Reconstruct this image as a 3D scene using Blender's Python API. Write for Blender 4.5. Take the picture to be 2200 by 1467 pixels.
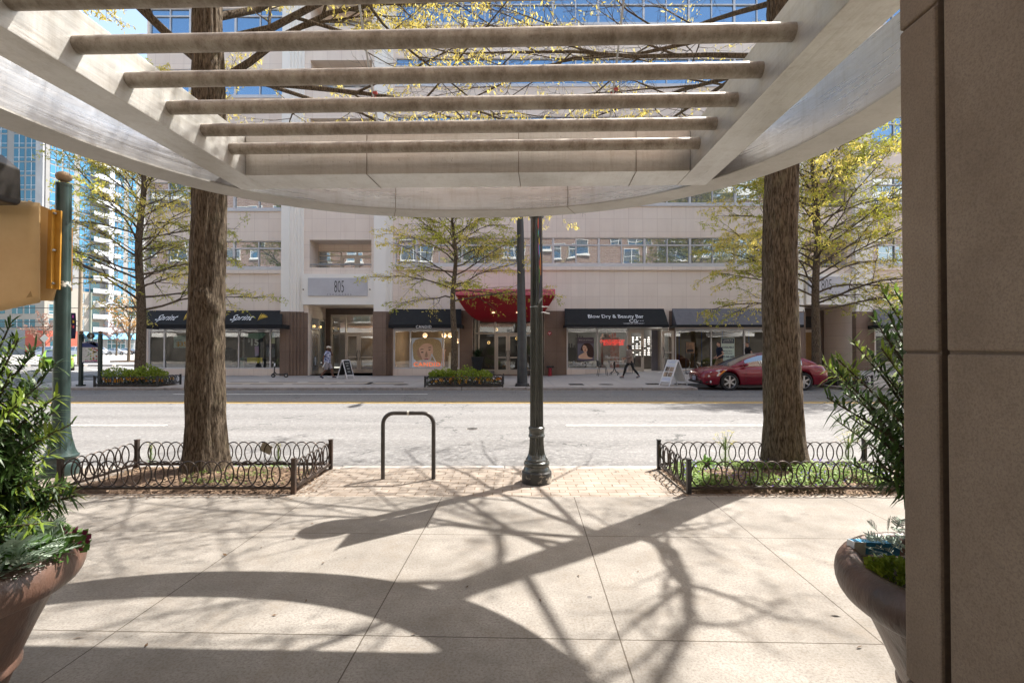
import bpy, math, random
from mathutils import Vector, Matrix, noise
for _o in list(bpy.data.objects): bpy.data.objects.remove(_o)
S=bpy.context.scene; COL=S.collection
R=math.radians
# ---------------------------------------------------------------- camera
F=1050.0; CH=1.55; PIT=math.atan(13/F)
cd=bpy.data.cameras.new('camera'); cam=bpy.data.objects.new('camera',cd); COL.objects.link(cam)
cd.sensor_width=36; cd.lens=36*F/2200; cd.clip_end=2000; cd.clip_start=.05
cam.location=(0,0,CH); cam.rotation_euler=(math.pi/2+PIT,0,0); S.camera=cam
# ---------------------------------------------------------------- light
SUN=Vector((.505,.40,1.0)).normalized(); EL=math.asin(SUN.z); AZ=math.atan2(SUN.x,SUN.y)
W=bpy.data.worlds.new('World'); S.world=W; W.use_nodes=True
nt=W.node_tree; bg=nt.nodes['Background']; sky=nt.nodes.new('ShaderNodeTexSky')
sky.sky_type='NISHITA'; sky.sun_disc=False; sky.sun_elevation=EL; sky.sun_rotation=AZ
sky.air_density=1.0; sky.dust_density=2.6; sky.ozone_density=.6
wb=nt.nodes.new('ShaderNodeMixRGB'); wb.blend_type='MULTIPLY'; wb.inputs[0].default_value=1; wb.inputs[2].default_value=(1.03,1.0,.90,1); nt.links.new(sky.outputs[0],wb.inputs[1]); nt.links.new(wb.outputs[0],bg.inputs[0]); bg.inputs[1].default_value=.108
sl=bpy.data.lights.new('sun','SUN'); sl.energy=3.5; sl.angle=R(.5); sl.color=(1,.955,.885)
so=bpy.data.objects.new('sun',sl); COL.objects.link(so); so.rotation_euler=SUN.to_track_quat('Z','Y').to_euler()
S.view_settings.view_transform='Standard'; S.view_settings.look='None'; S.view_settings.gamma=1
S.view_settings.exposure=1.92
S.render.engine='CYCLES'; S.cycles.use_denoising=True; S.cycles.max_bounces=8; S.cycles.diffuse_bounces=4
S.cycles.transparent_max_bounces=16; S.cycles.caustics_reflective=False; S.cycles.caustics_refractive=False
# ---------------------------------------------------------------- pixel -> world, for reading positions off the plan
_f=Vector((0,math.cos(PIT),math.sin(PIT))); _u=Vector((0,-math.sin(PIT),math.cos(PIT))); _r=Vector((1,0,0)); _C=Vector((0,0,CH))
def ray(px,py): return _f+_r*((px-1100)/F)-_u*((py-733.5)/F)
def G(px,py,z=0):
    d=ray(px,py); return _C+d*((z-CH)/d.z)
def P(px,py,Y):
    d=ray(px,py); return _C+d*(Y/d.y)
FY=27.0
def FX(px): return P(px,746,FY).x
def FZ(py): return P(1100,py,FY).z
def gz(x,y):
    a=min(max((x-2)/6.7,0),1); b=min(max((y-20.5)/5,0),1); return .29*a*b
# ---------------------------------------------------------------- mesh accumulator
def origin_of(o):
    v=Vector((0,0,0))
    while o: v=v+o.location; o=o.parent
    return v
class MB:
    def __init__(s): s.v=[]; s.f=[]; s.m=[]; s.c=0
    def face(s,*pts):
        i=len(s.v); s.v+= [tuple(p) for p in pts]; s.f.append(tuple(range(i,i+len(pts)))); s.m.append(s.c)
    def box(s,x0,x1,y0,y1,z0,z1):
        i=len(s.v)
        s.v+=[(x0,y0,z0),(x1,y0,z0),(x1,y1,z0),(x0,y1,z0),(x0,y0,z1),(x1,y0,z1),(x1,y1,z1),(x0,y1,z1)]
        for q in ((3,2,1,0),(4,5,6,7),(0,1,5,4),(1,2,6,5),(2,3,7,6),(3,0,4,7)):
            s.f.append(tuple(i+k for k in q)); s.m.append(s.c)
        return s
    def xbox(s,c,sx,sy,sz,M=None):
        """box centred at c, transformed by matrix M about c"""
        i=len(s.v); s.box(-sx/2,sx/2,-sy/2,sy/2,-sz/2,sz/2); M=M or Matrix()
        for k in range(i,len(s.v)): s.v[k]=tuple(Vector(c)+M.to_3x3()@Vector(s.v[k]))
        return s
    def tube(s,pts,rad,n=8,cap=True,sx=1,closed=False):
        pts=[Vector(p) for p in pts]; N=len(pts)
        if not hasattr(rad,'__len__'): rad=[rad]*N
        i0=len(s.v); ref=None
        for k in range(N):
            if closed: t=pts[(k+1)%N]-pts[k-1]
            else: t=pts[min(k+1,N-1)]-pts[max(k-1,0)]
            if t.length<1e-9: t=Vector((0,0,1))
            t.normalize()
            if ref is None: ref=t.orthogonal().normalized() if abs(t.z)>.9 else Vector((0,0,1))
            a=(ref-t*ref.dot(t))
            if a.length<1e-5: a=t.orthogonal()
            a.normalize(); b=t.cross(a); ref=a
            for j in range(n):
                w=2*math.pi*j/n; s.v.append(tuple(pts[k]+a*(math.cos(w)*rad[k])+b*(math.sin(w)*rad[k]*sx)))
        for k in range(N if closed else N-1):
            k2=(k+1)%N
            for j in range(n):
                s.f.append((i0+k*n+j,i0+k*n+(j+1)%n,i0+k2*n+(j+1)%n,i0+k2*n+j)); s.m.append(s.c)
        if cap and not closed:
            s.f.append(tuple(i0+j for j in reversed(range(n)))); s.m.append(s.c)
            s.f.append(tuple(i0+(N-1)*n+j for j in range(n))); s.m.append(s.c)
        return s
    def lathe(s,prof,cx=0,cy=0,cz=0,n=24,flute=None,caps=True):
        i0=len(s.v); N=len(prof)
        for p in prof:
            r,z=p[0],p[1]; fl=p[2] if len(p)>2 else 0
            for j in range(n):
                w=2*math.pi*j/n; rr=r*(1-fl*(j%2)) 
                s.v.append((cx+rr*math.cos(w),cy+rr*math.sin(w),cz+z))
        for k in range(N-1):
            for j in range(n):
                s.f.append((i0+k*n+j,i0+k*n+(j+1)%n,i0+(k+1)*n+(j+1)%n,i0+(k+1)*n+j)); s.m.append(s.c)
        if caps:
            s.f.append(tuple(i0+j for j in reversed(range(n)))); s.m.append(s.c)
            s.f.append(tuple(i0+(N-1)*n+j for j in range(n))); s.m.append(s.c)
        return s
    def ell(s,c,rx,ry,rz,n=12,m=8):
        c=Vector(c); i0=len(s.v)
        for k in range(1,m):
            a=math.pi*k/m
            for j in range(n):
                w=2*math.pi*j/n; s.v.append((c.x+rx*math.sin(a)*math.cos(w),c.y+ry*math.sin(a)*math.sin(w),c.z-rz*math.cos(a)))
        for k in range(m-2):
            for j in range(n): s.f.append((i0+k*n+j,i0+k*n+(j+1)%n,i0+(k+1)*n+(j+1)%n,i0+(k+1)*n+j)); s.m.append(s.c)
        b=len(s.v); s.v+=[(c.x,c.y,c.z-rz),(c.x,c.y,c.z+rz)]
        for j in range(n):
            s.f.append((b,i0+(j+1)%n,i0+j)); s.m.append(s.c)
            s.f.append((b+1,i0+(m-2)*n+j,i0+(m-2)*n+(j+1)%n)); s.m.append(s.c)
        return s
    def prism(s,poly,a0,a1,ax='z'):
        """poly of 2-D points extruded from a0 to a1 along ax (other two axes in xyz order)"""
        def mk(p,a):
            return {'z':(p[0],p[1],a),'y':(p[0],a,p[1]),'x':(a,p[0],p[1])}[ax]
        n=len(poly); i=len(s.v)
        s.v+=[mk(p,a0) for p in poly]+[mk(p,a1) for p in poly]
        s.f.append(tuple(reversed(range(i,i+n)))); s.m.append(s.c); s.f.append(tuple(range(i+n,i+2*n))); s.m.append(s.c)
        for j in range(n):
            s.f.append((i+j,i+(j+1)%n,i+n+(j+1)%n,i+n+j)); s.m.append(s.c)
        return s
    def build(s,name,mats,parent=None,smooth=False,bevel=0,sharp=40,weld=False,**kw):
        if not isinstance(mats,(list,tuple)): mats=[mats]
        o0=origin_of(parent)
        me=bpy.data.meshes.new(name)
        me.from_pydata([(p[0]-o0.x,p[1]-o0.y,p[2]-o0.z) for p in s.v],[],s.f)
        for m in mats: me.materials.append(m)
        if weld:
            import bmesh
            bm=bmesh.new(); bm.from_mesh(me); bmesh.ops.remove_doubles(bm,verts=bm.verts,dist=1e-5); bm.to_mesh(me); bm.free()
        if len(mats)>1 and not weld: me.polygons.foreach_set('material_index',s.m)
        if smooth:
            me.polygons.foreach_set('use_smooth',[True]*len(me.polygons)); me.set_sharp_from_angle(angle=R(sharp))
        me.update()
        o=bpy.data.objects.new(name,me); COL.objects.link(o)
        if parent: o.parent=parent
        if bevel:
            b=o.modifiers.new('bevel','BEVEL'); b.width=bevel; b.segments=2; b.limit_method='ANGLE'
        for k,v in kw.items(): o[k]=v
        return o
def thing(name,label,cat,loc=(0,0,0),group=None,rotz=0):
    o=bpy.data.objects.new(name,None); COL.objects.link(o); o.location=loc; o.rotation_euler=(0,0,rotz)
    o['label']=label; o['category']=cat; o.empty_display_size=.1
    if group: o['group']=group
    return o
def tag(o,label,cat,group=None):
    o['label']=label; o['category']=cat
    if group: o['group']=group
    return o
def st(o,kind='structure'): o['kind']=kind; return o
KIDS={}
def copy_tree(o,parent=None):
    c=o.copy(); COL.objects.link(c)
    if parent: c.parent=parent
    for ch in [x for x in bpy.data.objects if x.parent==o]: copy_tree(ch,c)
    return c
# ---------------------------------------------------------------- materials
class NT:
    def __init__(s,name):
        s.mat=bpy.data.materials.new(name); s.mat.use_nodes=True; s.t=s.mat.node_tree
        s.b=s.t.nodes['Principled BSDF']; s.out=s.t.nodes['Material Output']
    def n(s,kind,**kw):
        x=s.t.nodes.new('ShaderNode'+kind)
        for k,v in kw.items():
            if k=='inp':
                for a,b in v.items(): s.set(x.inputs[a],b)
            else: setattr(x,k,v)
        return x
    def set(s,sock,v):
        if isinstance(v,bpy.types.NodeSocket): s.t.links.new(v,sock)
        elif isinstance(v,(tuple,list)) and len(v)==3 and sock.type=='RGBA': sock.default_value=(*v,1)
        else: sock.default_value=v
    def math(s,op,a,b=0,c=None):
        x=s.n('Math',operation=op); s.set(x.inputs[0],a); s.set(x.inputs[1],b)
        if c is not None: s.set(x.inputs[2],c)
        return x.outputs[0]
    def mix(s,f,a,b):
        x=s.n('MixRGB'); s.set(x.inputs[0],f); s.set(x.inputs[1],a); s.set(x.inputs[2],b); return x.outputs[0]
    def mul(s,f,a,b):
        x=s.n('MixRGB',blend_type='MULTIPLY'); s.set(x.inputs[0],f); s.set(x.inputs[1],a); s.set(x.inputs[2],b); return x.outputs[0]
    def coord(s,world=False,stretch=(1,1,1)):
        if world: o=s.n('NewGeometry').outputs['Position']
        else: o=s.n('TexCoord').outputs['Object']
        m=s.n('Mapping'); s.set(m.inputs[0],o); m.inputs['Scale'].default_value=stretch; return m.outputs[0]
    def noise(s,vec,scale=5,detail=6,rough=.6):
        x=s.n('TexNoise'); s.set(x.inputs['Vector'],vec); x.inputs['Scale'].default_value=scale
        x.inputs['Detail'].default_value=detail; x.inputs['Roughness'].default_value=rough; return x.outputs['Fac']
    def ramp(s,f,p0,p1):
        x=s.n('MapRange'); s.set(x.inputs[0],f); x.inputs[1].default_value=p0; x.inputs[2].default_value=p1; return x.outputs[0]
    def bump(s,h,strength=.3,dist=.01):
        x=s.n('Bump'); s.set(x.inputs['Height'],h); x.inputs['Strength'].default_value=strength; x.inputs['Distance'].default_value=dist
        s.t.links.new(x.outputs[0],s.b.inputs['Normal'])
    def fin(s,col=None,rough=None,metal=None,spec=None):
        if col is not None: s.set(s.b.inputs['Base Color'],col)
        if rough is not None: s.set(s.b.inputs['Roughness'],rough)
        if metal is not None: s.set(s.b.inputs['Metallic'],metal)
        if spec is not None: s.set(s.b.inputs['Specular IOR Level'],spec)
        return s.mat
def M(name,c1,c2=None,scale=4,rough=.6,bump=0,bscale=None,metal=0,spec=.4,stretch=(1,1,1),world=False,dist=.01,lo=.35,hi=.65,detail=6):
    n=NT(name)
    if c2 is None: c2=tuple(x*.8 for x in c1)
    v=n.coord(world,stretch); f=n.ramp(n.noise(v,scale,detail),lo,hi)
    if bump: n.bump(n.noise(v,bscale or scale*4,detail),bump,dist)
    return n.fin(n.mix(f,c1,c2),rough,metal,spec)
def EM(name,c,st_):
    n=NT(name); n.set(n.b.inputs['Base Color'],c); n.set(n.b.inputs['Emission Color'],c); n.b.inputs['Emission Strength'].default_value=st_; return n.mat
def LEAF(name,c1,c2,trans=.35,scale=3,rough=.45):
    n=NT(name); v=n.coord(); f=n.ramp(n.noise(v,scale,3),.35,.65); rnd=n.n('NewGeometry').outputs['Random Per Island']
    c=n.mix(f,c1,c2); c=n.mul(n.math('MULTIPLY',rnd,.5),c,(.5,.52,.4))
    n.fin(c,rough,0,.35)
    t=n.n('BsdfTranslucent'); n.set(t.inputs[0],c); mx=n.n('MixShader'); mx.inputs[0].default_value=trans
    n.t.links.new(n.b.outputs[0],mx.inputs[1]); n.t.links.new(t.outputs[0],mx.inputs[2]); n.t.links.new(mx.outputs[0],n.out.inputs[0]); return n.mat
def GLASS(name,tint=(.75,.8,.8),refl=.35,rc=(.9,.95,1)):
    """shop glass: part clear, part mirror, more mirror at a grazing look"""
    n=NT(name); tr=n.n('BsdfTransparent'); n.set(tr.inputs[0],tint); gl=n.n('BsdfGlossy'); n.set(gl.inputs[0],rc); gl.inputs['Roughness'].default_value=.01
    lw=n.n('LayerWeight'); lw.inputs[0].default_value=.35; fac=n.math('ADD',n.math('MULTIPLY',lw.outputs['Facing'],.5),refl)
    wob=n.noise(n.coord(stretch=(1,1,1)),.9,1); bp=n.n('Bump'); n.set(bp.inputs['Height'],wob); bp.inputs['Strength'].default_value=.12; bp.inputs['Distance'].default_value=.02
    n.t.links.new(bp.outputs[0],gl.inputs['Normal'])
    mx=n.n('MixShader'); n.set(mx.inputs[0],fac); n.t.links.new(tr.outputs[0],mx.inputs[1]); n.t.links.new(gl.outputs[0],mx.inputs[2]); n.t.links.new(mx.outputs[0],n.out.inputs[0]); return n.mat
def MIRRORGLASS(name,base=(.02,.035,.05),refl=.6,rc=(.85,.93,1)):
    n=NT(name); n.set(n.b.inputs['Base Color'],base); n.b.inputs['Roughness'].default_value=.05
    gl=n.n('BsdfGlossy'); n.set(gl.inputs[0],rc); gl.inputs['Roughness'].default_value=.005
    wob=n.noise(n.coord(world=True),.7,1); bp=n.n('Bump'); n.set(bp.inputs['Height'],wob); bp.inputs['Strength'].default_value=.15; bp.inputs['Distance'].default_value=.03
    n.t.links.new(bp.outputs[0],gl.inputs['Normal'])
    mx=n.n('MixShader'); mx.inputs[0].default_value=refl; n.t.links.new(n.b.outputs[0],mx.inputs[1]); n.t.links.new(gl.outputs[0],mx.inputs[2]); n.t.links.new(mx.outputs[0],n.out.inputs[0]); return n.mat
def lines(n,coord,step,off,width):
    """1 on thin lines every `step` metres, else 0"""
    a=n.math('FRACT',n.math('DIVIDE',n.math('SUBTRACT',coord,off),step))
    d=n.math('MULTIPLY',n.math('MINIMUM',a,n.math('SUBTRACT',1,a)),step)
    return n.math('LESS_THAN',d,width/2)
def sep(n,world=True,vec=None):
    x=n.n('SeparateXYZ'); n.set(x.inputs[0],vec if vec is not None else (n.n('NewGeometry').outputs['Position'] if world else n.n('TexCoord').outputs['Object'])); return x.outputs
CROT=-.0286   # the entrance frame is turned slightly against the street
def m_concrete():
    n=NT('sidewalk_concrete'); rot=n.n('Mapping'); n.set(rot.inputs[0],n.n('NewGeometry').outputs['Position']); rot.inputs['Rotation'].default_value=(0,0,-CROT)
    x,y,z=sep(n,vec=rot.outputs[0])
    w=n.noise(rot.outputs[0],30,3); xx=n.math('ADD',x,n.math('MULTIPLY',n.math('SUBTRACT',w,.5),.004))
    l=n.math('MAXIMUM',lines(n,xx,1.37,.499,.0075),lines(n,n.math('ADD',y,n.math('MULTIPLY',n.math('SUBTRACT',w,.5),.004)),1.43,4.06,.0075))
    c=n.mix(n.ramp(n.noise(rot.outputs[0],1.3,9,.72),.34,.66),(.172,.157,.139),(.292,.269,.241))
    fl=n.n('CombineXYZ'); n.set(fl.inputs[0],n.math('FLOOR',n.math('DIVIDE',n.math('SUBTRACT',x,.499),1.37))); n.set(fl.inputs[1],n.math('FLOOR',n.math('DIVIDE',n.math('SUBTRACT',y,4.06),1.43)))
    wn=n.n('TexWhiteNoise'); n.set(wn.inputs['Vector'],fl.outputs[0]); c=n.mul(n.math('MULTIPLY',wn.outputs['Value'],.5),c,(.80,.80,.80))
    c=n.mix(n.math('MULTIPLY',n.ramp(n.noise(rot.outputs[0],70,4,.8),.45,.64),.68),c,(.11,.092,.075))
    c=n.mix(n.math('MULTIPLY',n.ramp(n.noise(rot.outputs[0],3.5,8,.75),.5,.72),.5),c,(.16,.13,.10))
    vo=n.n('TexVoronoi'); n.set(vo.inputs['Vector'],rot.outputs[0]); vo.inputs['Scale'].default_value=1.9
    c=n.mix(n.math('MULTIPLY',n.math('LESS_THAN',vo.outputs['Distance'],n.math('MULTIPLY',n.ramp(vo.outputs['Color'],.5,1),.085)),.8),c,(.10,.09,.085))
    c=n.mix(n.math('MULTIPLY',l,.85),c,(.05,.038,.028)); n.bump(n.math('SUBTRACT',n.noise(rot.outputs[0],150,3),n.math('MULTIPLY',l,3)),.25,.004)
    return n.fin(c,.85,0,.2)
def m_brick_paving():
    n=NT('brick_paving'); p=n.n('NewGeometry').outputs['Position']; b=n.n('TexBrick'); n.set(b.inputs['Vector'],p)
    b.offset=.5; b.squash=1; b.inputs['Scale'].default_value=1; b.inputs['Brick Width'].default_value=.205; b.inputs['Row Height'].default_value=.105
    b.inputs['Mortar Size'].default_value=.006; b.inputs['Mortar Smooth'].default_value=.2; b.inputs['Bias'].default_value=0
    n.set(b.inputs['Color1'],(.25,.212,.18)); n.set(b.inputs['Color2'],(.31,.272,.235)); n.set(b.inputs['Mortar'],(.17,.128,.09))
    c=n.mul(.5,b.outputs[0],n.mix(n.ramp(n.noise(p,2.5,8,.7),.3,.7),(.55,.5,.45),(1.1,1.1,1.1)))
    n.bump(n.math('SUBTRACT',n.noise(p,90,3),n.math('MULTIPLY',b.outputs['Fac'],2)),.35,.006); return n.fin(c,.85,0,.2)
def m_asphalt(name='asphalt_road',k=1):
    n=NT(name); p=n.n('NewGeometry').outputs['Position']
    m=n.n('Mapping'); n.set(m.inputs[0],p); m.inputs['Scale'].default_value=(.12,1.1,1)
    c=n.mix(n.ramp(n.noise(m.outputs[0],1.6,7,.65),.3,.7),tuple(k*a for a in (.155,.151,.149)),tuple(k*a for a in (.218,.212,.209)))
    x_,y_,z_=sep(n,vec=p); tr=n.math('MULTIPLY',n.math('SINE',n.math('MULTIPLY',y_,3.9)),.5); c=n.mul(n.math('MULTIPLY',n.ramp(n.math('ADD',tr,n.noise(m.outputs[0],.8,4)),.2,1.0),.45),c,(.62,.61,.6))
    c=n.mix(n.math('MULTIPLY',n.ramp(n.noise(p,28,4,.85),.42,.62),.75),c,tuple(k*a for a in (.085,.082,.082)))
    c=n.mix(n.math('MULTIPLY',n.ramp(n.noise(p,11,4,.85),.5,.72),.6),c,tuple(k*a for a in (.34,.335,.33)))
    vo=n.n('TexVoronoi',feature='DISTANCE_TO_EDGE'); d=n.n('VectorMath',operation='ADD'); n.set(d.inputs[0],p)
    nz=n.n('TexNoise'); n.set(nz.inputs['Vector'],p); nz.inputs['Scale'].default_value=2.2; nz.inputs['Detail'].default_value=6; n.set(d.inputs[1],nz.outputs['Color'])
    n.set(vo.inputs['Vector'],d.outputs[0]); vo.inputs['Scale'].default_value=.32
    crack=n.math('MULTIPLY',n.math('LESS_THAN',vo.outputs['Distance'],.006),n.ramp(n.noise(p,.35,2),.44,.52))
    c=n.mix(n.math('MULTIPLY',crack,.8),c,(.05,.05,.05))
    n.bump(n.noise(p,60,4,.8),.4,.008); return n.fin(c,.85,0,.25)
def m_facade(name,c1,c2,sx,ox,sz,oz,lc,stain=.5,width=.022):
    n=NT(name); x,y,z=sep(n); p=n.n('NewGeometry').outputs['Position']
    l=n.math('MAXIMUM',lines(n,x,sx,ox,width),lines(n,z,sz,oz,width))
    fl=n.n('CombineXYZ'); n.set(fl.inputs[0],n.math('FLOOR',n.math('DIVIDE',n.math('SUBTRACT',x,ox),sx))); n.set(fl.inputs[1],n.math('FLOOR',n.math('DIVIDE',n.math('SUBTRACT',z,oz),sz))); wn=n.n('TexWhiteNoise'); n.set(wn.inputs['Vector'],fl.outputs[0])
    m=n.n('Mapping'); n.set(m.inputs[0],p); m.inputs['Scale'].default_value=(1.6,1,.18)
    c=n.mix(n.ramp(n.noise(p,.5,7,.6),.35,.65),c1,c2)
    c=n.mul(n.math('MULTIPLY',n.ramp(n.noise(m.outputs[0],1.5,7,.7),.48,.75),stain),c,(.62,.56,.52))
    c=n.mul(n.math('MULTIPLY',wn.outputs['Value'],.35),c,(.86,.83,.82)); c=n.mix(n.math('MULTIPLY',l,.45),c,lc); n.bump(n.math('SUBTRACT',n.noise(p,40,3),n.math('MULTIPLY',l,2)),.12,.01); return n.fin(c,.75,0,.3)
def m_metal_band(name,c1,c2,dirt,rough=.42,metal=.35):
    n=NT(name); v=n.coord(); m=n.n('Mapping'); n.set(m.inputs[0],v); m.inputs['Scale'].default_value=(1.5,1.5,14)
    m2=n.n('Mapping'); n.set(m2.inputs[0],v); m2.inputs['Scale'].default_value=(9,9,.9)
    c=n.mix(n.ramp(n.noise(v,1.7,6,.65),.35,.65),c1,c2)
    c=n.mul(n.math('MULTIPLY',n.ramp(n.noise(m.outputs[0],1.3,7,.75),.46,.75),dirt),c,(.5,.43,.35))
    c=n.mul(n.math('MULTIPLY',n.ramp(n.noise(m2.outputs[0],2.2,6,.75),.5,.8),dirt),c,(.55,.47,.38))
    c=n.mul(n.math('MULTIPLY',n.ramp(n.noise(v,60,4,.85),.55,.75),dirt*.7),c,(.5,.42,.34))
    m3=n.n('Mapping'); n.set(m3.inputs[0],v); m3.inputs['Scale'].default_value=(14,.45,14) if 'beam' in name else (.8,.8,16)
    st3=n.noise(m3.outputs[0],2.2,5,.6); n.bump(st3,.22,.012); return n.fin(c,n.math('ADD',n.math('MULTIPLY',st3,.35),rough-.17),metal,.5)
def m_rod():
    n=NT('weathered_pipe'); v=n.coord(); x,y,z=sep(n,False)
    m=n.n('Mapping'); n.set(m.inputs[0],v); m.inputs['Scale'].default_value=(5,3,3)
    c=n.mix(n.ramp(n.noise(v,6,7,.7),.35,.65),(.43,.385,.335),(.30,.26,.215))
    c=n.mul(n.math('MULTIPLY',n.ramp(n.noise(m.outputs[0],2,7,.8),.44,.66),.75),c,(.36,.29,.23))
    c=n.mul(n.math('MULTIPLY',n.ramp(n.noise(v,70,3,.8),.55,.7),.5),c,(.4,.33,.27))
    n.bump(n.noise(v,50,4),.15,.003); return n.fin(c,.5,.1,.45)
def m_stone():
    n=NT('limestone'); p=n.coord(); c=n.mix(n.ramp(n.noise(p,2.6,8,.75),.34,.66),(.33,.255,.19),(.235,.175,.127))
    c=n.mix(n.math('MULTIPLY',n.ramp(n.noise(p,170,3,.8),.44,.66),.55),c,(.15,.112,.085))
    c=n.mix(n.math('MULTIPLY',n.ramp(n.noise(p,14,6,.8),.6,.75),.5),c,(.2,.16,.13))
    n.bump(n.noise(p,260,3,.8),.25,.003); return n.fin(c,.85,0,.25)
def m_bark():
    n=NT('tree_bark'); p=n.n('NewGeometry').outputs['Position']; m=n.n('Mapping'); n.set(m.inputs[0],p); m.inputs['Scale'].default_value=(1,1,.16)
    f=n.noise(m.outputs[0],62,5,.66); c=n.mix(n.ramp(f,.38,.60),(.041,.030,.021),(.178,.139,.102))
    c=n.mix(n.math('MULTIPLY',n.ramp(n.noise(p,5,4),.55,.75),.35),c,(.2,.185,.11))
    n.bump(n.ramp(f,.36,.62),.8,.015); return n.fin(c,.9,0,.15)
CONC=m_concrete(); PAVE=m_brick_paving(); ASPH=m_asphalt(); ASPH2=m_asphalt('parking_asphalt',1.3)
BARK=m_bark(); STONE=m_stone()
WALK2=m_facade('far_sidewalk_concrete',(.42,.39,.37),(.36,.33,.31),1.5,.2,99,50,(.12,.1,.09),.2)
KERB=M('kerb_granite',(.34,.31,.285),(.24,.215,.195),6,.85,.3,40)
WHITEP=M('road_paint_white',(.78,.77,.74),(.6,.59,.56),9,.7); YELP=M('road_paint_yellow',(.62,.40,.09),(.5,.34,.12),9,.7)
IRON=M('rusty_iron',(.032,.028,.026),(.065,.044,.034),7,.45,.2,60,.5); IRONP=M('rusty_iron_post',(.10,.062,.045),(.05,.042,.038),5,.5,.2,50,.3)
BLACKP=M('black_paint',(.022,.022,.024),(.035,.034,.034),9,.4); DKGREEN=M('dark_green_pole_paint',(.050,.056,.052),(.075,.078,.070),6,.25,.05,40,.15,.8)
GREENP=M('green_pole_paint',(.026,.052,.049),(.045,.075,.07),5,.3,.1,30,.2,.6)
# =============================================================== ground, street
def sheet(name,x0,x1,y0,y1,z,m,kind='structure',nx=1,ny=1):
    b=MB()
    for i in range(nx):
        for j in range(ny):
            a,c=x0+(x1-x0)*i/nx,x0+(x1-x0)*(i+1)/nx; d,e=y0+(y1-y0)*j/ny,y0+(y1-y0)*(j+1)/ny
            b.face((a,d,z),(c,d,z),(c,e,z),(a,e,z))
    o=b.build(name,m); o['kind']=kind; return o
GROUND=M('bare_ground',(.30,.29,.275),(.24,.23,.22),.2,.9,world=True)
sheet('ground',-900,900,-400,1500,-.16,GROUND)
YK0,YK1=6.42,18.95
sheet('road',-400,400,YK0-.02,YK1+.05,-.104,ASPH)
sheet('near_sidewalk',-60,60,-3,5.1,0,CONC)
def pit_hole(): pass
PL=(-4.79,-2.315,5.2,6.26); PRt=(1.875,4.5,5.2,6.26)
b=MB()
for x0,x1 in ((-60,PL[0]),(PL[1],PRt[0]),(PRt[1],60)): b.face((x0,5.1,0),(x1,5.1,0),(x1,6.28,0),(x0,6.28,0))
for p in (PL,PRt):
    b.face((p[0],5.1,0),(p[1],5.1,0),(p[1],p[2],0),(p[0],p[2],0))
st(b.build('brick_pavement',PAVE))
# kerbs
b=MB(); rr=random.Random(3); x=-60
while x<60:
    l=rr.uniform(1.5,2.2); b.box(x,x+l-.012,6.28,YK0+rr.uniform(-.008,.008),-.16,.004+rr.uniform(-.003,.004)); x+=l
st(b.build('near_kerb',KERB,bevel=.012))
b=MB(); x=-13.5
while x<60:
    l=rr.uniform(1.6,2.6)
    if x<12.85 and x+l>7.2:
        if x<7.2: b.box(x,7.2,YK1,19.22,-.16,0)
        x=12.85; continue
    b.box(x,x+l-.02,YK1,19.22,-.16,.0+rr.uniform(-.008,.006)); x+=l
st(b.build('far_kerb',KERB,bevel=.02))
b=MB(); xs=sorted([-15.5,2]+[2+6.7*i/8 for i in range(1,9)]+[7.2,12.85,20,60]); ys=[19.22]+[20.5,20.9]+[20.5+5*i/6 for i in range(1,7)]+[30]
for i in range(len(xs)-1):
    for j in range(len(ys)-1):
        if 7.1<xs[i]<12.8 and ys[j]<20.9: continue
        q=[(xs[i],ys[j]),(xs[i+1],ys[j]),(xs[i+1],ys[j+1]),(xs[i],ys[j+1])]; b.face(*[(u,v,gz(u,v)) for u,v in q])
st(b.build('far_sidewalk',WALK2))
b=MB(); b.box(7.2,12.85,20.9,21.05,-.16,.012); b.box(7.05,7.2,19.22,21.05,-.16,.01); b.box(12.85,13.0,18.95,21.05,-.16,.01); st(b.build('lay_by_kerb',KERB,bevel=.02))
sheet('lay_by',7.2,12.85,YK1+.05,20.9,-.104,ASPH)
# road paint
b=MB()
for y in (14.55,14.87): b.box(-60,60,y-.06,y+.06,-.100,-.098)
st(b.build('yellow_line',YELP))
b=MB()
for x0,x1 in ((-12,-7.35),(1.15,5.6),(9.2,13.2),(-21,-16.5)): b.box(x0,x1,10.35,10.47,-.1,-.098)
b.box(-12,-3,17.3,17.4,-.1,-.098); b.box(-30,60,16.65,16.68,-.1,-.0985) if False else None
st(b.build('white_lane_line',WHITEP))
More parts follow.
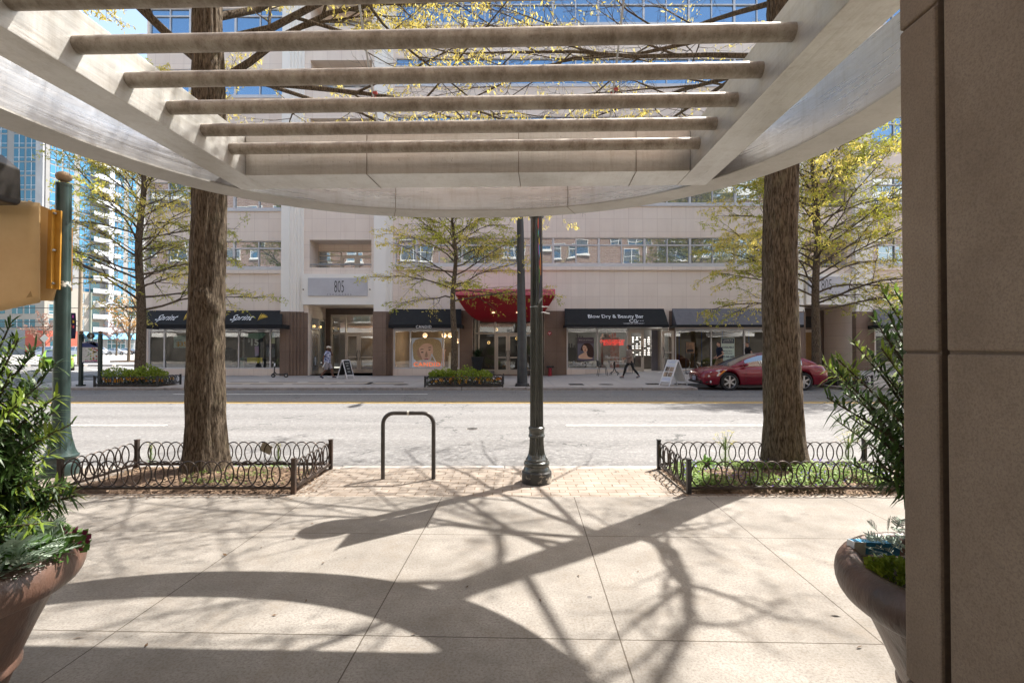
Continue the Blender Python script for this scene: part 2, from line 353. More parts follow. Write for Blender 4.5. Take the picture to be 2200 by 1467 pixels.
# utility hatches
GRATE=M('iron_grate',(.03,.028,.028),(.05,.045,.042),8,.6); 
def manhole(px,py,z,r,label,dirz=0):
    c=G(px,py,z); o=thing('manhole_cover',label,'manhole cover',(c.x,c.y,z))
    b=MB(); b.lathe([(r,0),(r,.010),(r*.9,.012),(r*.88,.008),(r*.3,.008),(r*.28,.012)],c.x,c.y,z,20); b.build('lid',GRATE,o,smooth=True)
    b=MB(); b.lathe([(r*1.12,0),(r*1.12,.006),(r*1.0,.006)],c.x,c.y,z,20); b.build('frame',KERB,o,smooth=True); return o
manhole(1015,921,-.104,.11,'small iron utility cover in the sunlit near traffic lane')
manhole(862,826,.0,.3,'round cover in the far sidewalk left of the flower bed')
manhole(1302,826,.0,.3,'round cover in the far sidewalk below the walking woman')
for i,(px,py,w) in enumerate(((1238,826,.6),(1402,825,.6),(1462,825,.6))):
    c=G(px,py,0); b=MB(); b.box(-w/2,w/2,-.28,.28,0,.012); 
    for k in range(-4,5): b.box(-w/2+.03,w/2-.03,k*.06-.012,k*.06+.012,.012,.02)
    o=b.build('sidewalk_grate',GRATE); o.location=(c.x,c.y,.0)
    tag(o,['dark iron grate in the far sidewalk under the left shop window with the portrait','dark iron grate just left of the white folding sign','dark iron grate right under the white folding sign'][i],'grate','iron grates in the far sidewalk')
HATCH=M('concrete_hatch',(.46,.40,.33),(.40,.34,.28),5,.8)
for i,px in enumerate((540,625,712,792,860)):
    c=G(px,823,0); c.x-=.6
    o=thing('vault_hatch','concrete vault hatch with dark slot in the far sidewalk','hatch',(c.x,c.y,0),'row of vault hatches in the far sidewalk')
    b=MB(); b.box(c.x-.8,c.x+.8,c.y-.55,c.y+.35,0,.008); b.build('slab',HATCH,o)
    b=MB(); b.box(c.x-.62,c.x+.62,c.y+.38,c.y+.62,0,.007); b.build('slot',GRATE,o); b=MB(); b.box(c.x-.8,c.x+.55,c.y-.72,c.y-.58,0,.007); b.build('slot',GRATE,o)
# =============================================================== entrance canopy overhead
BAND=m_metal_band('brushed_fascia',(.58,.58,.595),(.47,.47,.485),.45,.30,.6)
BEAM=m_metal_band('painted_beam',(.60,.588,.56),(.51,.50,.475),.5,.34,.4)
SOFF=m_metal_band('painted_soffit',(.45,.438,.418),(.39,.38,.362),.4,.55,.1)
ROD=m_rod(); STEEL=M('galvanised_steel',(.42,.42,.42),(.3,.3,.3),20,.35,metal=.8); CLAMP=M('red_clamp',(.35,.06,.05),(.2,.04,.04),20,.5)
ZC=2.75
cn=thing('entrance_canopy','round white metal canopy overhead with open pipe slats','canopy',(0,0,0))
def sup(a,bb,cx,cy,n=96,e=2.3):
    q=[]
    for k in range(n):
        w=2*math.pi*k/n; c,s=math.cos(w),math.sin(w)
        q.append((cx+a*math.copysign(abs(c)**(2/e),c),cy+bb*math.copysign(abs(s)**(2/e),s)))
    return q
CX,CY=-.46,2.17; RO=sup(2.42,2.33,CX,CY); RI=sup(2.18,2.10,CX,CY); NR=len(RO)
def ringband(P1,P2,z0,z1,mat,name,inward=False,seam=None):
    b=MB()
    for k in range(NR):
        j=(k+1)%NR; o1,o2,i1,i2=P1[k],P1[j],P2[k],P2[j]
        b.face((*o1,z0),(*o2,z0),(*o2,z1),(*o1,z1)); b.face((*i2,z0),(*i1,z0),(*i1,z1),(*i2,z1))
        b.face((*o2,z0),(*o1,z0),(*i1,z0),(*i2,z0)); b.face((*o1,z1),(*o2,z1),(*i2,z1),(*i1,z1))
    return b.build(name,mat,cn,smooth=True,sharp=30,weld=True)
ringband(RO,RI,ZC,ZC+.012,SOFF,'soffit_flange')
FO=sup(2.40,2.31,CX,CY); FI=sup(2.345,2.255,CX,CY)
ringband(FO,sup(2.20,2.12,CX,CY),ZC+.0125,ZC+.36,BAND,'rim_band')
# seams of the rim
SEAMM=M('seam_dark',(.24,.21,.17))
for k in (19,28):
    x,y=RI[k]; ox,oy=RO[k]; b=MB()
    b.tube([(x-(x-CX)*.004,y-(y-CY)*.004,ZC-.001),(ox,oy,ZC-.001)],.003,4); b.tube([(x+(x-CX)*.006,y+(y-CY)*.006,ZC+.01),(x+(x-CX)*.006,y+(y-CY)*.006,ZC+.35)],.003,4)
    b.build('seam',SEAMM,cn)
x0,x1,xi0,xi1=-2.158,1.325,-1.955,1.117; yi,yo=3.335,3.635; BZ=.278; YB=-.55
BM=ZC-.004
b=MB(); b.box(x0,xi0,YB,yo,BM,ZC+BZ); b.build('side_beam',BEAM,cn,bevel=.004)
b=MB(); b.box(xi1,x1,YB,yo,BM,ZC+BZ); b.build('side_beam',BEAM,cn,bevel=.004)
b=MB(); b.box(xi0+.001,xi1-.001,yi,yo-.002,BM+.002,ZC+BZ-.002); b.build('front_beam',BEAM,cn,bevel=.004)
SEAMB=M('seam_brown',(.2,.16,.12))
for x in (-1.1,-.05,.75): b=MB(); b.tube([(x,yi-.001,BM),(x,yi-.001,ZC+BZ)],.003,4); b.tube([(x,yi,BM-.0005),(x+.012,yo,BM-.0005)],.0025,4); b.build('beam_seam',SEAMB,cn)
for k in range(9):
    y=3.175-k*.2785
    b=MB(); b.tube([(xi0-.0,y,2.868),(xi1,y,2.868)],.037,20,cap=False); b.build('pipe_slat',ROD,cn,smooth=True)
for px in (755,1250):
    a=G(px,290,ZC+BZ+.02); ax=a.x+.09; ay=3.39
    b=MB(); b.tube([(ax,ay,ZC+BZ-.02),(ax,ay,ZC+BZ+.05)],.009,8); b.tube([(ax,ay+.028*math.sin(t*.6283),ZC+BZ+.07+.028*math.cos(t*.6283)) for t in range(10)],.008,6,closed=True)
    e=b.build('eye_bolt',STEEL,cn,smooth=True)
    b=MB(); d=Vector((.02,-.62,.80)).normalized(); q=Vector((ax,ay,ZC+BZ+.09)); b.tube([q,q+d*4.6],.007,6); cb=b.build('suspension_cable',STEEL,cn,smooth=True)
    b=MB(); b.xbox(q+d*.16,.03,.02,.04); b.xbox(q+d*.2+Vector((.015,0,0)),.03,.02,.015); b.build('clamp',CLAMP,cb)
cn.rotation_euler=(0,0,CROT)
# =============================================================== stone column beside the camera
XW=1.0
sc_=thing('stone_column','brown limestone column with a dark vertical groove beside the entrance','column',(XW,0,0))
GROOVE=M('groove_dark',(.03,.022,.02),(.02,.016,.015),6,.9)
for (y0,y1,dx) in ((1.186*1.0,1.300,0),(-.55,1.168,.004)):
    for zb,zt in ((-.0,.678),(.684,1.535),(1.541,2.388),(2.394,2.744)):
        b=MB(); b.box(XW+dx,XW+.62,y0,y1,zb,zt); b.build('stone_block',STONE,sc_,bevel=.006)
b=MB(); b.box(XW+.03,XW+.60,1.1701,1.1849,0,2.743); b.build('groove',GROOVE,sc_)
b=MB(); b.box(XW+.008,XW+.59,1.1855,1.296,.005,2.74); b.box(XW+.010,XW+.59,-.54,1.166,.005,2.74); b.build('mortar',M('mortar',(.19,.145,.11),None,60,.9),sc_)
sc_.rotation_euler=(0,0,CROT)
# =============================================================== tree beds on the near side
MULCH=M('mulch',(.20,.13,.085),(.10,.065,.045),18,.95,1.0,35,dist=.03); 
def mound(name,p,h,mat,seed,n=46,m=22,zedge=-.01):
    b=MB(); rr=random.Random(seed)
    def z(u,v):
        e=min(u,1-u,v*.7,(1-v)*.7)*4; e=min(1,e); return zedge+h*e**.6+.018*noise.noise((u*19+seed,v*9,0))+.012*noise.noise((u*60+seed,v*30,1))
    g=[[(p[0]+(p[1]-p[0])*i/n,p[2]+(p[3]-p[2])*j/m,z(i/n,j/m)) for j in range(m+1)] for i in range(n+1)]
    for i in range(n):
        for j in range(m): b.face(g[i][j],g[i+1][j],g[i+1][j+1],g[i][j+1])
    return st(b.build(name,mat,smooth=True,weld=True),'structure')
mound('mulch_bed',PL,.09,MULCH,1); mound('mulch_bed',PRt,.10,MULCH,2)
CHIPS=M('wood_chips',(.33,.235,.15),(.14,.09,.06),1.2,.9,world=True)
def chips(name,regs,n,seed,mat,size=(.012,.035),zf=None):
    b=MB(); rr=random.Random(seed)
    for k in range(n):
        p=regs[k%len(regs)]; x=rr.uniform(p[0],p[1]); y=rr.uniform(p[2],p[3]); z=(zf(x,y) if zf else .004)
        a=rr.uniform(0,6.28); l=rr.uniform(*size); w=l*rr.uniform(.25,.5); t=rr.uniform(-.5,.5); d=Vector((math.cos(a),math.sin(a),t*.5))*l; e=Vector((-math.sin(a),math.cos(a),rr.uniform(-.4,.4)))*w
        c=Vector((x,y,z+abs(d.z)+abs(e.z))); b.face(c-d,c+e*.9,c+d,c-e)
    o=b.build(name,mat); o['kind']='stuff'; return o
def zm(p,h):
    def f(x,y):
        u=(x-p[0])/(p[1]-p[0]); v=(y-p[2])/(p[3]-p[2]); e=min(1,max(0,min(u,1-u,v*.7,(1-v)*.7)*4)); return -.01+h*e**.6+.012
    return f
chips('mulch_chips',[PL],2600,5,CHIPS,zf=zm(PL,.09)); chips('mulch_chips',[PRt],1200,6,CHIPS,zf=zm(PRt,.10))
chips('leaf_litter',[(-4.8,-2.2,5.02,5.2),(-2.31,-2.1,5.1,6.2),(1.68,1.875,5.1,6.2),(1.8,4.4,5.1,5.24),(1.75,4.2,5.13,5.22)],900,8,CHIPS,(.008,.022))
chips('leaf_litter',[(-2.4,1.7,5.1,6.2),(-3,2,2.4,5.0)],46,9,M('dry_leaf',(.12,.07,.035),(.05,.03,.02),9,.9),(.012,.03))
def ring_fence(p,h,label,rr_=(.105,.135),post=.045,step=.122,group=None,half=False,rad=.0075,corners=None,mat=IRON,pm=IRONP):
    x0,x1,y0,y1=p; o=thing('hoop_fence',label,'fence',((x0+x1)/2,(y0+y1)/2,0),group)
    for (x,y) in ((x0,y0),(x1,y0),(x0,y1),(x1,y1)):
        b=MB(); b.box(x-post/2,x+post/2,y-post/2,y+post/2,-.02,h*1.06); b.prism([(x-post/2-.004,y-post/2-.004),(x+post/2+.004,y-post/2-.004),(x+post/2+.004,y+post/2+.004),(x-post/2-.004,y+post/2+.004)],h*1.06,h*1.06+.012); b.build('post',pm,o,bevel=.003)
    rw,rh=rr_
    for (a,c) in (((x0,y0),(x1,y0)),((x1,y0),(x1,y1)),((x1,y1),(x0,y1)),((x0,y1),(x0,y0))):
        A=Vector((*a,0)); B=Vector((*c,0)); L=(B-A).length; d=(B-A)/L; b=MB(); n=max(2,round((L-post-2*rw)/step)); n=max(n,1)
        for k in range(n+1):
            cpt=A+d*(post/2+rw+(L-post-2*rw)*k/n); zc=h-rh+.0; off=Vector((-d.y,d.x,0))*(rad*.9*(1 if k%2 else -1))
            b.tube([cpt+off+d*(rw*math.cos(t*2*math.pi/22))+Vector((0,0,zc+rh*math.sin(t*2*math.pi/22))) for t in range(22)],rad,6,closed=True)
        b.build('hoop_row',mat,o,smooth=True)
        b=MB(); z=h-2*rh-.012; q=Vector((-d.y,d.x,0))*.012; e0=A+d*post*.5; e1=B-d*post*.5
        b.prism([(e0-q)[:2],(e1-q)[:2],(e1+q)[:2],(e0+q)[:2]],z-.012,z+.012); b.build('rail',mat,o)
    return o
ring_fence(PL,.345,'rusty iron hoop fence round the bare mulch bed of the left near tree')
ring_fence(PRt,.345,'dark iron hoop fence round the green planted bed of the right near tree',pm=BLACKP)
# =============================================================== lamp post with banner
c=G(1153,1035); LX,LY=.05+c.x-.0,c.y
LX=c.x
lp=thing('street_lamp','dark fluted lamp post with narrow colourful banner on the brick strip','street lamp',(LX,LY,0))
b=MB(); b.lathe([(.172,0),(.172,.125),(.155,.14)],LX,LY,0,40,caps=True); b.build('base',M('worn_black_paint',(.04,.042,.042),(.42,.38,.32),9,.5,.3,30,lo=.56,hi=.63),lp,smooth=True,sharp=25)
b=MB(); b.lathe([(.155,.14),(.15,.16),(.138,.185),(.147,.20),(.15,.22),(.142,.24),(.125,.25),(.128,.265)],LX,LY,0,40,caps=False)
b.lathe([(.125,.265,.0),(.11,.29,.10),(.095,.33,.12),(.087,.38,.12),(.082,.45,.12),(.081,.515,.12)],LX,LY,0,40,caps=False)
b.lathe([(.083,.515),(.094,.52),(.095,.54),(.088,.55),(.088,.60),(.095,.612),(.094,.63),(.082,.64)],LX,LY,0,40,caps=False)
b.lathe([(.077,.64,.13),(.074,1.3,.13),(.071,2.2,.13),(.068,3.05,.13)],LX,LY,0,40,caps=False)
b.lathe([(.07,3.05),(.085,3.06),(.088,3.09),(.075,3.11),(.07,3.2),(.095,3.25),(.11,3.30),(.08,3.33)],LX,LY,0,32)
b.build('post',DKGREEN,lp,smooth=True,sharp=35)
b=MB(); b.lathe([(.10,3.33),(.16,3.42),(.195,3.55),(.2,3.66),(.17,3.8),(.10,3.9),(.05,3.93)],LX,LY,0,28); b.build('globe',M('frosted_globe',(.8,.8,.78),(.75,.75,.72),3,.3),lp,smooth=True)
b=MB(); b.lathe([(.10,3.9),(.07,3.94),(.025,3.98),(.02,4.05),(.005,4.08)],LX,LY,0,20); b.build('finial',DKGREEN,lp,smooth=True)
# banner hanging on two arms towards the pavement
BAN=M('banner_cloth',(.035,.03,.045),(.05,.042,.06),6,.8)
bx=LX+.02
def bpt(u,v):  # u along the arm 0..1, v height 0..1
    return Vector((bx+.008*math.sin(v*7)+.008*u*math.sin(v*3.1+.4)-.006*u, LY-.09-.48*u, 2.06+1.22*v))
b=MB(); nu,nv=6,24
for i in range(nu):
    for j in range(nv):
        q=[bpt(i/nu,j/nv),bpt((i+1)/nu,j/nv),bpt((i+1)/nu,(j+1)/nv),bpt(i/nu,(j+1)/nv)]; b.face(*q)
o=b.build('banner',BAN,lp,smooth=True,weld=True); so_=o.modifiers.new('solid','SOLIDIFY'); so_.thickness=.003; so_.offset=0
def patch(b,u0,u1,v0,v1,side=1):
    n=4
    for k in range(n):
        va,vb=v0+(v1-v0)*k/n,v0+(v1-v0)*(k+1)/n
        q=[bpt(u0,va),bpt(u1,va),bpt(u1,vb),bpt(u0,vb)]
        b.face(*[p+Vector((-.004*side,0,0)) for p in q])
cols=[(.75,.10,.12),(.85,.30,.04),(.25,.55,.08),(.05,.35,.6),(.5,.08,.4),(.8,.55,.05)]
for k,(u0,u1,v0,v1) in enumerate(((.1,.9,.66,.74),(.0,.5,.72,.78),(.1,.5,.60,.68),(.3,.9,.40,.5),(.1,.5,.44,.54),(.4,.9,.50,.56),(.15,.55,.30,.38),(.55,.95,.22,.42),(.05,.3,.18,.34),(.3,.8,.60,.64))):
    u1=u0+(u1-u0)*.55; b=MB(); patch(b,u0,u1,v0,v1,1); b.build('banner_patch',M('banner_colour',cols[k%6],None,3,.8),o)
for z in (2.06,3.28): b=MB(); b.tube([(LX+.02,LY-.05,z),(bx,LY-.6,z)],.009,8); b.build('banner_arm',STEEL,lp,smooth=True); b=MB(); b.tube([(LX-.075,LY,z-.04),(LX-.02,LY-.078,z-.04),(LX+.075,LY-.02,z-.04),(LX+.14,LY-.01,z-.04)],.006,6); b.build('strap_clamp',STEEL,lp,smooth=True)
for z in (1.95,3.2): b=MB(); b.tube([(LX+.05,LY-.07,z),(LX+.075,LY-.01,z+.005),(LX+.15,LY+.0,z-.01)],.008,6); b.build('strap_clamp',STEEL,lp,smooth=True)
# =============================================================== bike rack
a=G(823,1028); c=G(931,1029); y=(a.y+c.y)/2; r=.13; h=.775
tk=thing('bike_rack','dark inverted U bicycle rack standing on the brick strip','bike rack',((a.x+c.x)/2,y,0))
pts=[(a.x,y,-.02),(a.x,y,.3),(a.x,y,h-r)]+[(a.x+r-r*math.cos(t*math.pi/14),y,h-r+r*math.sin(t*math.pi/14)) for t in range(1,8)]
pts+=[(c.x-r+r*math.sin(t*math.pi/14),y,h-r+r*math.cos(t*math.pi/14)) for t in range(0,7)]+[(c.x,y,h-r),(c.x,y,.3),(c.x,y,-.02)]
b=MB(); b.tube(pts,.024,16); b.build('tube',M('rack_paint',(.06,.058,.057),(.10,.09,.085),8,.38,.15,40,.4),tk,smooth=True)
b=MB(); b.tube([((a.x+c.x)/2-.012,y,h+.0),((a.x+c.x)/2+.012,y,h+.0)],.027,14); b.build('sticker',M('sticker_white',(.7,.68,.62),None,30,.6),tk,smooth=True)
# =============================================================== green signal post, yellow housing
c=G(133,1006); QX,QY=c.x,6.0; QX=P(133,746,QY).x
gp=thing('signal_post','green round post with tan ball finial and flared base by the kerb','post',(QX,QY,0))
zt=P(133,395,QY).z
b=MB(); b.lathe([(.185,0),(.185,.12),(.175,.15),(.16,.17),(.165,.2),(.178,.215),(.178,.235),(.16,.25)],QX,QY,0,36,caps=True)
b.lathe([(.16,.25,0),(.138,.30,.07),(.125,.36,.08),(.105,.45,.06),(.093,.56,0),(.09,.62,0)],QX,QY,0,32,caps=False); b.build('base',GREENP,gp,smooth=True)
b=MB(); b.lathe([(.088,.62),(.082,1.8),(.078,zt-.03),(.082,zt-.03),(.082,zt)],QX,QY,0,28); b.build('shaft',GREENP,gp,smooth=True,sharp=35)
b=MB(); b.lathe([(.03,zt),(.028,zt+.03)],QX,QY,0,14); b.ell((QX,QY,zt+.085),.083,.083,.066,20,12); b.build('finial',M('tan_finial',(.36,.25,.15),(.24,.16,.09),7,.55,.2,30),gp,smooth=True)
b=MB(); z=P(133,610,QY).z; b.lathe([(.0835,z-.04),(.0835,z+.03)],QX,QY,0,28,caps=False); b.build('paper_band',M('torn_paper',(.6,.6,.57),(.06,.09,.085),26,.7,lo=.45,hi=.52),gp,smooth=True)
YELL=M('yellow_sheet',(.58,.41,.205),(.52,.355,.17),3,.5,.12,6); YELB=M('yellow_bracket',(.50,.26,.04),(.42,.21,.03),5,.45)
sg=thing('signal_housing','yellow sheet metal signal housing bolted to the green post','signal housing',(QX-.5,QY-.1,2.6))
def yz(px,py,Y): q=P(px,py,Y); return q
Yb=QY-.10
def sheetpoly(pts,Y,bend,name,m,th=.02):
    b=MB(); b.prism([(yz(px,py,Y).x,yz(px,py,Y).z) for px,py in pts],Y,Y+th,'y'); return b.build(name,m,sg,bevel=.004)
b=MB(); q=[P(px,py,5.70) for px,py in ((58,640),(68,625),(72,638))]; b.face(*[v+Vector((0,-.012,0)) for v in q]); b.build('triangle_mark',M('mark_brown',(.34,.22,.08),None,5,.6),sg)  # small flat triangle in a darker brown
# bulging main cover
b=MB(); n=14; rows=12
def cov(i,j):
    px=-260+345*i/n; top=395+ (px+260)*(436-395)/345; bot=668-14*max(0,(px)/83)**2-6*math.sin(px*.03)
    py=top+(bot-top)*j/rows; Y=5.62+.16*(i/n)**2+.012*math.sin(i*.8)+.03*(j/rows-.5)**2; return P(px,py,Y)
for i in range(n):
    for j in range(rows): b.face(cov(i,j+1),cov(i+1,j+1),cov(i+1,j),cov(i,j))
o=b.build('cover',YELL,sg,smooth=True,weld=True); m_=o.modifiers.new('s','SOLIDIFY'); m_.thickness=.012
sheetpoly([(60,430),(126,458),(124,600),(113,646),(60,646)],Yb,0,'back_plate',YELL)
sheetpoly([(103,450),(131,453),(127,622),(98,620)],Yb-.03,0,'bracket',YELB)
b=MB(); q=[(118,P(118,450,1)),]; x0=P(117,500,Yb-.03).x; b.box(x0,x0+.012,Yb-.075,Yb-.03,P(0,621,Yb).z,P(0,452,Yb).z); b.build('bracket_flange',YELB,sg)
sheetpoly([(147,488),(154,489),(153,625),(146,624)],QY+.05,0,'far_bracket',M('brown_bracket',(.3,.14,.03),None,4,.5))
b=MB()
for px,py in ((120,459),(119,538),(117,609)): q=P(px,py,Yb-.04); b.tube([q,q+Vector((0,-.03,0))],.014,6)
b.build('bolt',STEEL,sg)
b=MB(); pr=[(-200,250),(0,332),(36,362),(37,432),(30,440),(-200,440)]
b.prism([(P(px,py,5.45).x,P(px,py,5.45).z) for px,py in pr],5.2,5.5,'y'); b.build('visor',M('visor_black',(.012,.010,.010),(.02,.017,.016),9,.35),sg,bevel=.02)
# =============================================================== planters
TERRA=M('brown_glazed_clay',(.105,.055,.038),(.045,.026,.020),5.5,.42,.6,13,0,.6,dist=.02,lo=.38,hi=.62,stretch=(1,1,.45))
SOIL=M('potting_soil',(.05,.035,.025),(.12,.085,.06),25,.95,1,50)
def planter(cx,cy,label):
    o=thing('planter',label,'planter',(cx,cy,0)); k=.45
    b=MB(); b.lathe([(.16,0),(.175,.02),(.185,.08),(.232,.22),(.25,.235),(.252,.25),(.245,.265),(.30,.40),(.355,.52),(.378,.56)],cx,cy,0,64); b.build('body',TERRA,o,smooth=True)
    prof=[(.372,.548),(.385,.545),(.398,.555)]+[(.395+.058*math.cos(t),.635+.082*math.sin(t)) for t in [-1.2+i*.3 for i in range(10)]]+[(.378,.712),(.362,.69),(.352,.6)]
    b=MB(); b.lathe(prof,cx,cy,0,72,caps=False); b.build('rim',TERRA,o,smooth=True,sharp=80)
    b=MB(); b.lathe([(.355,.62),(.3,.655),(.15,.67),(.01,.675)],cx,cy,0,40,caps=False); b.build('soil',SOIL,o,smooth=True)
    return o
def rotc(x,y): return (x*math.cos(CROT)-y*math.sin(CROT), x*math.sin(CROT)+y*math.cos(CROT))
PLX,PLY=-2.267,1.93; PRX,PRY=1.733,1.82
planter(PLX,PLY,'large brown clay planter holding the dark bush at the left edge')
planter(PRX,PRY,'large brown clay planter half hidden behind the stone column')
LF=LEAF('podocarpus_leaf',(.040,.085,.022),(.080,.145,.034),.25,3,.40); LFY=LEAF('young_leaf',(.26,.33,.04),(.17,.27,.05),.4,3,.4)
STEMM=M('shrub_stem',(.09,.07,.045),(.06,.05,.03),12,.8)
def blade(b,p,d,l,w,bend,side):
    """a strap leaf of three segments that droops along its length"""
    d=d.normalized(); s=d.cross(side); 
    if s.length<.01: s=d.orthogonal()
    s.normalize(); up=s.cross(d); q=p; pts=[]
    for k,(t,ww) in enumerate(((0,.35),(.3,1),(.68,.9),(1,.06))):
        c=p+d*(l*t)-Vector((0,0,bend*l*t*t)); pts.append((c-s*w*ww,c+s*w*ww))
    for k in range(3): b.face(pts[k][0],pts[k][1],pts[k+1][1],pts[k+1][0])
def podo(cx,cy,zb,label,seed,H,rad,n,cut=None,lean=Vector((0,0,0)),hmin=.22):
    rr=random.Random(seed); o=thing('potted_shrub',label,'shrub',(cx,cy,zb)); bs,bl,by=MB(),MB(),MB()
    for k in range(n):
        a=rr.uniform(0,6.28); t=((k+.5)/n)**1.25; hh=H*(hmin+(1-hmin)*t); reach=rad*(.45+.7*rr.random())*(1.15-.55*t**3)
        r0=.05; s0=Vector((cx+rr.uniform(-.06,.06),cy+rr.uniform(-.06,.06),zb+hh*.25*rr.random())); e=Vector((cx+math.cos(a)*reach,cy+math.sin(a)*reach,zb+hh))+lean*t
        mid=(s0+e)/2+Vector((-math.cos(a)*reach*.12,-math.sin(a)*reach*.12,.08*H))
        path=[s0.lerp(mid,u/4).lerp(mid.lerp(e,u/4),u/4) for u in range(5)]
        bs.tube(path,[.009,.008,.006,.005,.003],5,cap=False)
        L=(e-s0).length; nl=int(46+L*72)
        young=rr.random()<.36
        for i in range(nl):
            u=.22+.78*(i/nl)**.8; q=path[0].lerp(mid,u).lerp(mid.lerp(e,u),u); dd=(e-mid).lerp(mid-s0,1-u).normalized()
            az=i*2.399; perp=dd.orthogonal().normalized(); perp2=dd.cross(perp); out=perp*math.cos(az)+perp2*math.sin(az)
            spread=1.0-.5*max(0,(u-.85)/.15)+rr.uniform(-.2,.25); dirv=dd*(1-spread*.7)+out*spread+Vector((rr.gauss(0,.22),rr.gauss(0,.22),rr.gauss(0,.22))); dirv.z+=.12
            tgt=by if (young and u>.86) else bl
            blade(tgt,q,dirv,rr.uniform(.045,.092)*(0.9 if tgt is by else 1),rr.uniform(.0035,.0058),rr.uniform(.1,.5),Vector((0,0,1)))
    bs.build('stem',STEMM,o,smooth=True); bl.build('leaves',LF,o); by.build('young_leaves',LFY,o); return o
podo(PLX-.05,PLY+.02,.66,'dark strap leaved bush filling the left clay planter',11,1.0,.36,380,hmin=.17)
podo(PRX+.03,PRY+.02,.66,'strap leaved bush in the planter behind the stone column',21,1.14,.44,170,hmin=.34)
SILV=LEAF('silver_leaf',(.50,.58,.50),(.32,.42,.33),.2,5,.6); LIME=LEAF('lime_leaf',(.30,.37,.045),(.20,.28,.035),.35,9,.5); PURP=LEAF('purple_flower',(.14,.015,.05),(.22,.03,.08),.2,9,.5); GRN=LEAF('green_leaf',(.10,.22,.05),(.17,.30,.07),.3,7,.5)
def lobed(b,p,d,l,rr):
    """a deeply cut leaf: midrib blade with side lobes"""
    d=d.normalized(); s=d.cross(Vector((0,0,1))); s=s.normalized() if s.length>.05 else Vector((1,0,0))
    for k in range(1,6):
        t=k/6; c=p+d*l*t-Vector((0,0,.25*l*t*t)); ll=l*.38*math.sin(math.pi*(.25+.65*t))
        for g in (-1,1):
            e=c+(s*g+d*.7)*ll; b.face(c-d*l*.05,c+d*l*.04,e+d*l*.06,e-d*l*.015)
    c=p; b.face(p-s*l*.03,p+s*l*.03,p+d*l-Vector((0,0,.25*l))+s*l*.05,p+d*l-Vector((0,0,.25*l))-s*l*.05)
def lowplant(name,label,cat,cx,cy,z,mat,kind,n,spread,h,size,seed,group=None,ang=None):
    rr=random.Random(seed); b=MB()
    for i in range(n):
        a=rr.uniform(*(ang or (0,6.283))); r=spread*math.sqrt(rr.random()); p=Vector((cx+r*math.cos(a),cy+r*math.sin(a),z+h*rr.random()*(1-.5*r/spread)))
        d=Vector((math.cos(a)*rr.uniform(.2,1)+rr.uniform(-.4,.4),math.sin(a)*rr.uniform(.2,1)+rr.uniform(-.4,.4),rr.uniform(.1,1)))
        l=rr.uniform(*size)
        if kind=='lobed': lobed(b,p,d,l,rr)
        elif kind=='blade': blade(b,p,d,l,l*.09,.3,Vector((0,0,1)))
        else:
            s=Vector((rr.uniform(-1,1),rr.uniform(-1,1),rr.uniform(-.3,.6))).normalized(); d.normalize(); e=d.cross(s)*.45 if d.cross(s).length>.1 else s*.45; b.face(p,p+(d*.5+e)*l,p+d*l,p+(d*.5-e)*l)
    o=b.build(name,mat); tag(o,label,cat,group); return o
x0,y0=PLX+.22,PLY+.02
lowplant('silver_plant','silver grey cut leaved plant at the rim of the left planter','plant',PLX+.26,PLY-.02,.68,SILV,'lobed',120,.17,.17,(.07,.13),31)
lowplant('creeping_plant','lime green creeping plant along the near rim of the left planter','plant',PLX+.17,PLY-.24,.67,LIME,'leaf',520,.17,.075,(.018,.036),32)
lowplant('bushy_plant','green bushy plant spilling over the right rim of the left planter','plant',PLX+.33,PLY+.10,.68,GRN,'leaf',420,.13,.12,(.022,.045),33)
lowplant('trailing_flowers','dark purple trailing flowers at the right rim of the left planter','flower',PLX+.40,PLY+.12,.67,PURP,'leaf',46,.075,.14,(.018,.03),34)
lowplant('creeping_plant','yellow green creeping plant inside the rim of the right planter','plant',PRX-.28,PRY+.03,.685,LIME,'leaf',560,.10,.06,(.016,.032),35)
lowplant('silver_plant','pale cut leaved plant at the back of the right planter','plant',PRX-.14,PRY+.17,.69,SILV,'lobed',40,.10,.17,(.05,.09),36)
lowplant('creeping_plant','lime green cushion plant low at the near side of the right planter','plant',PRX-.21,PRY-.14,.685,LIME,'leaf',420,.12,.06,(.016,.032),37)
bk=thing('carton','blue and white carton tucked inside the right planter rim','carton',(PRX-.17,PRY+.27,.70))
b=MB(); b.xbox((PRX-.20,PRY+.262,.705),.22,.035,.05,Matrix.Rotation(.15,3,'Z')@Matrix.Rotation(.1,3,'Y')); b.build('box',M('blue_card',(.04,.30,.55),(.05,.26,.5),4,.5),bk)
b=MB(); b.xbox((PRX-.285,PRY+.247,.712),.055,.038,.053,Matrix.Rotation(.15,3,'Z')@Matrix.Rotation(.1,3,'Y')); b.build('end_band',M('white_card',(.75,.75,.74),None,4,.5),bk)
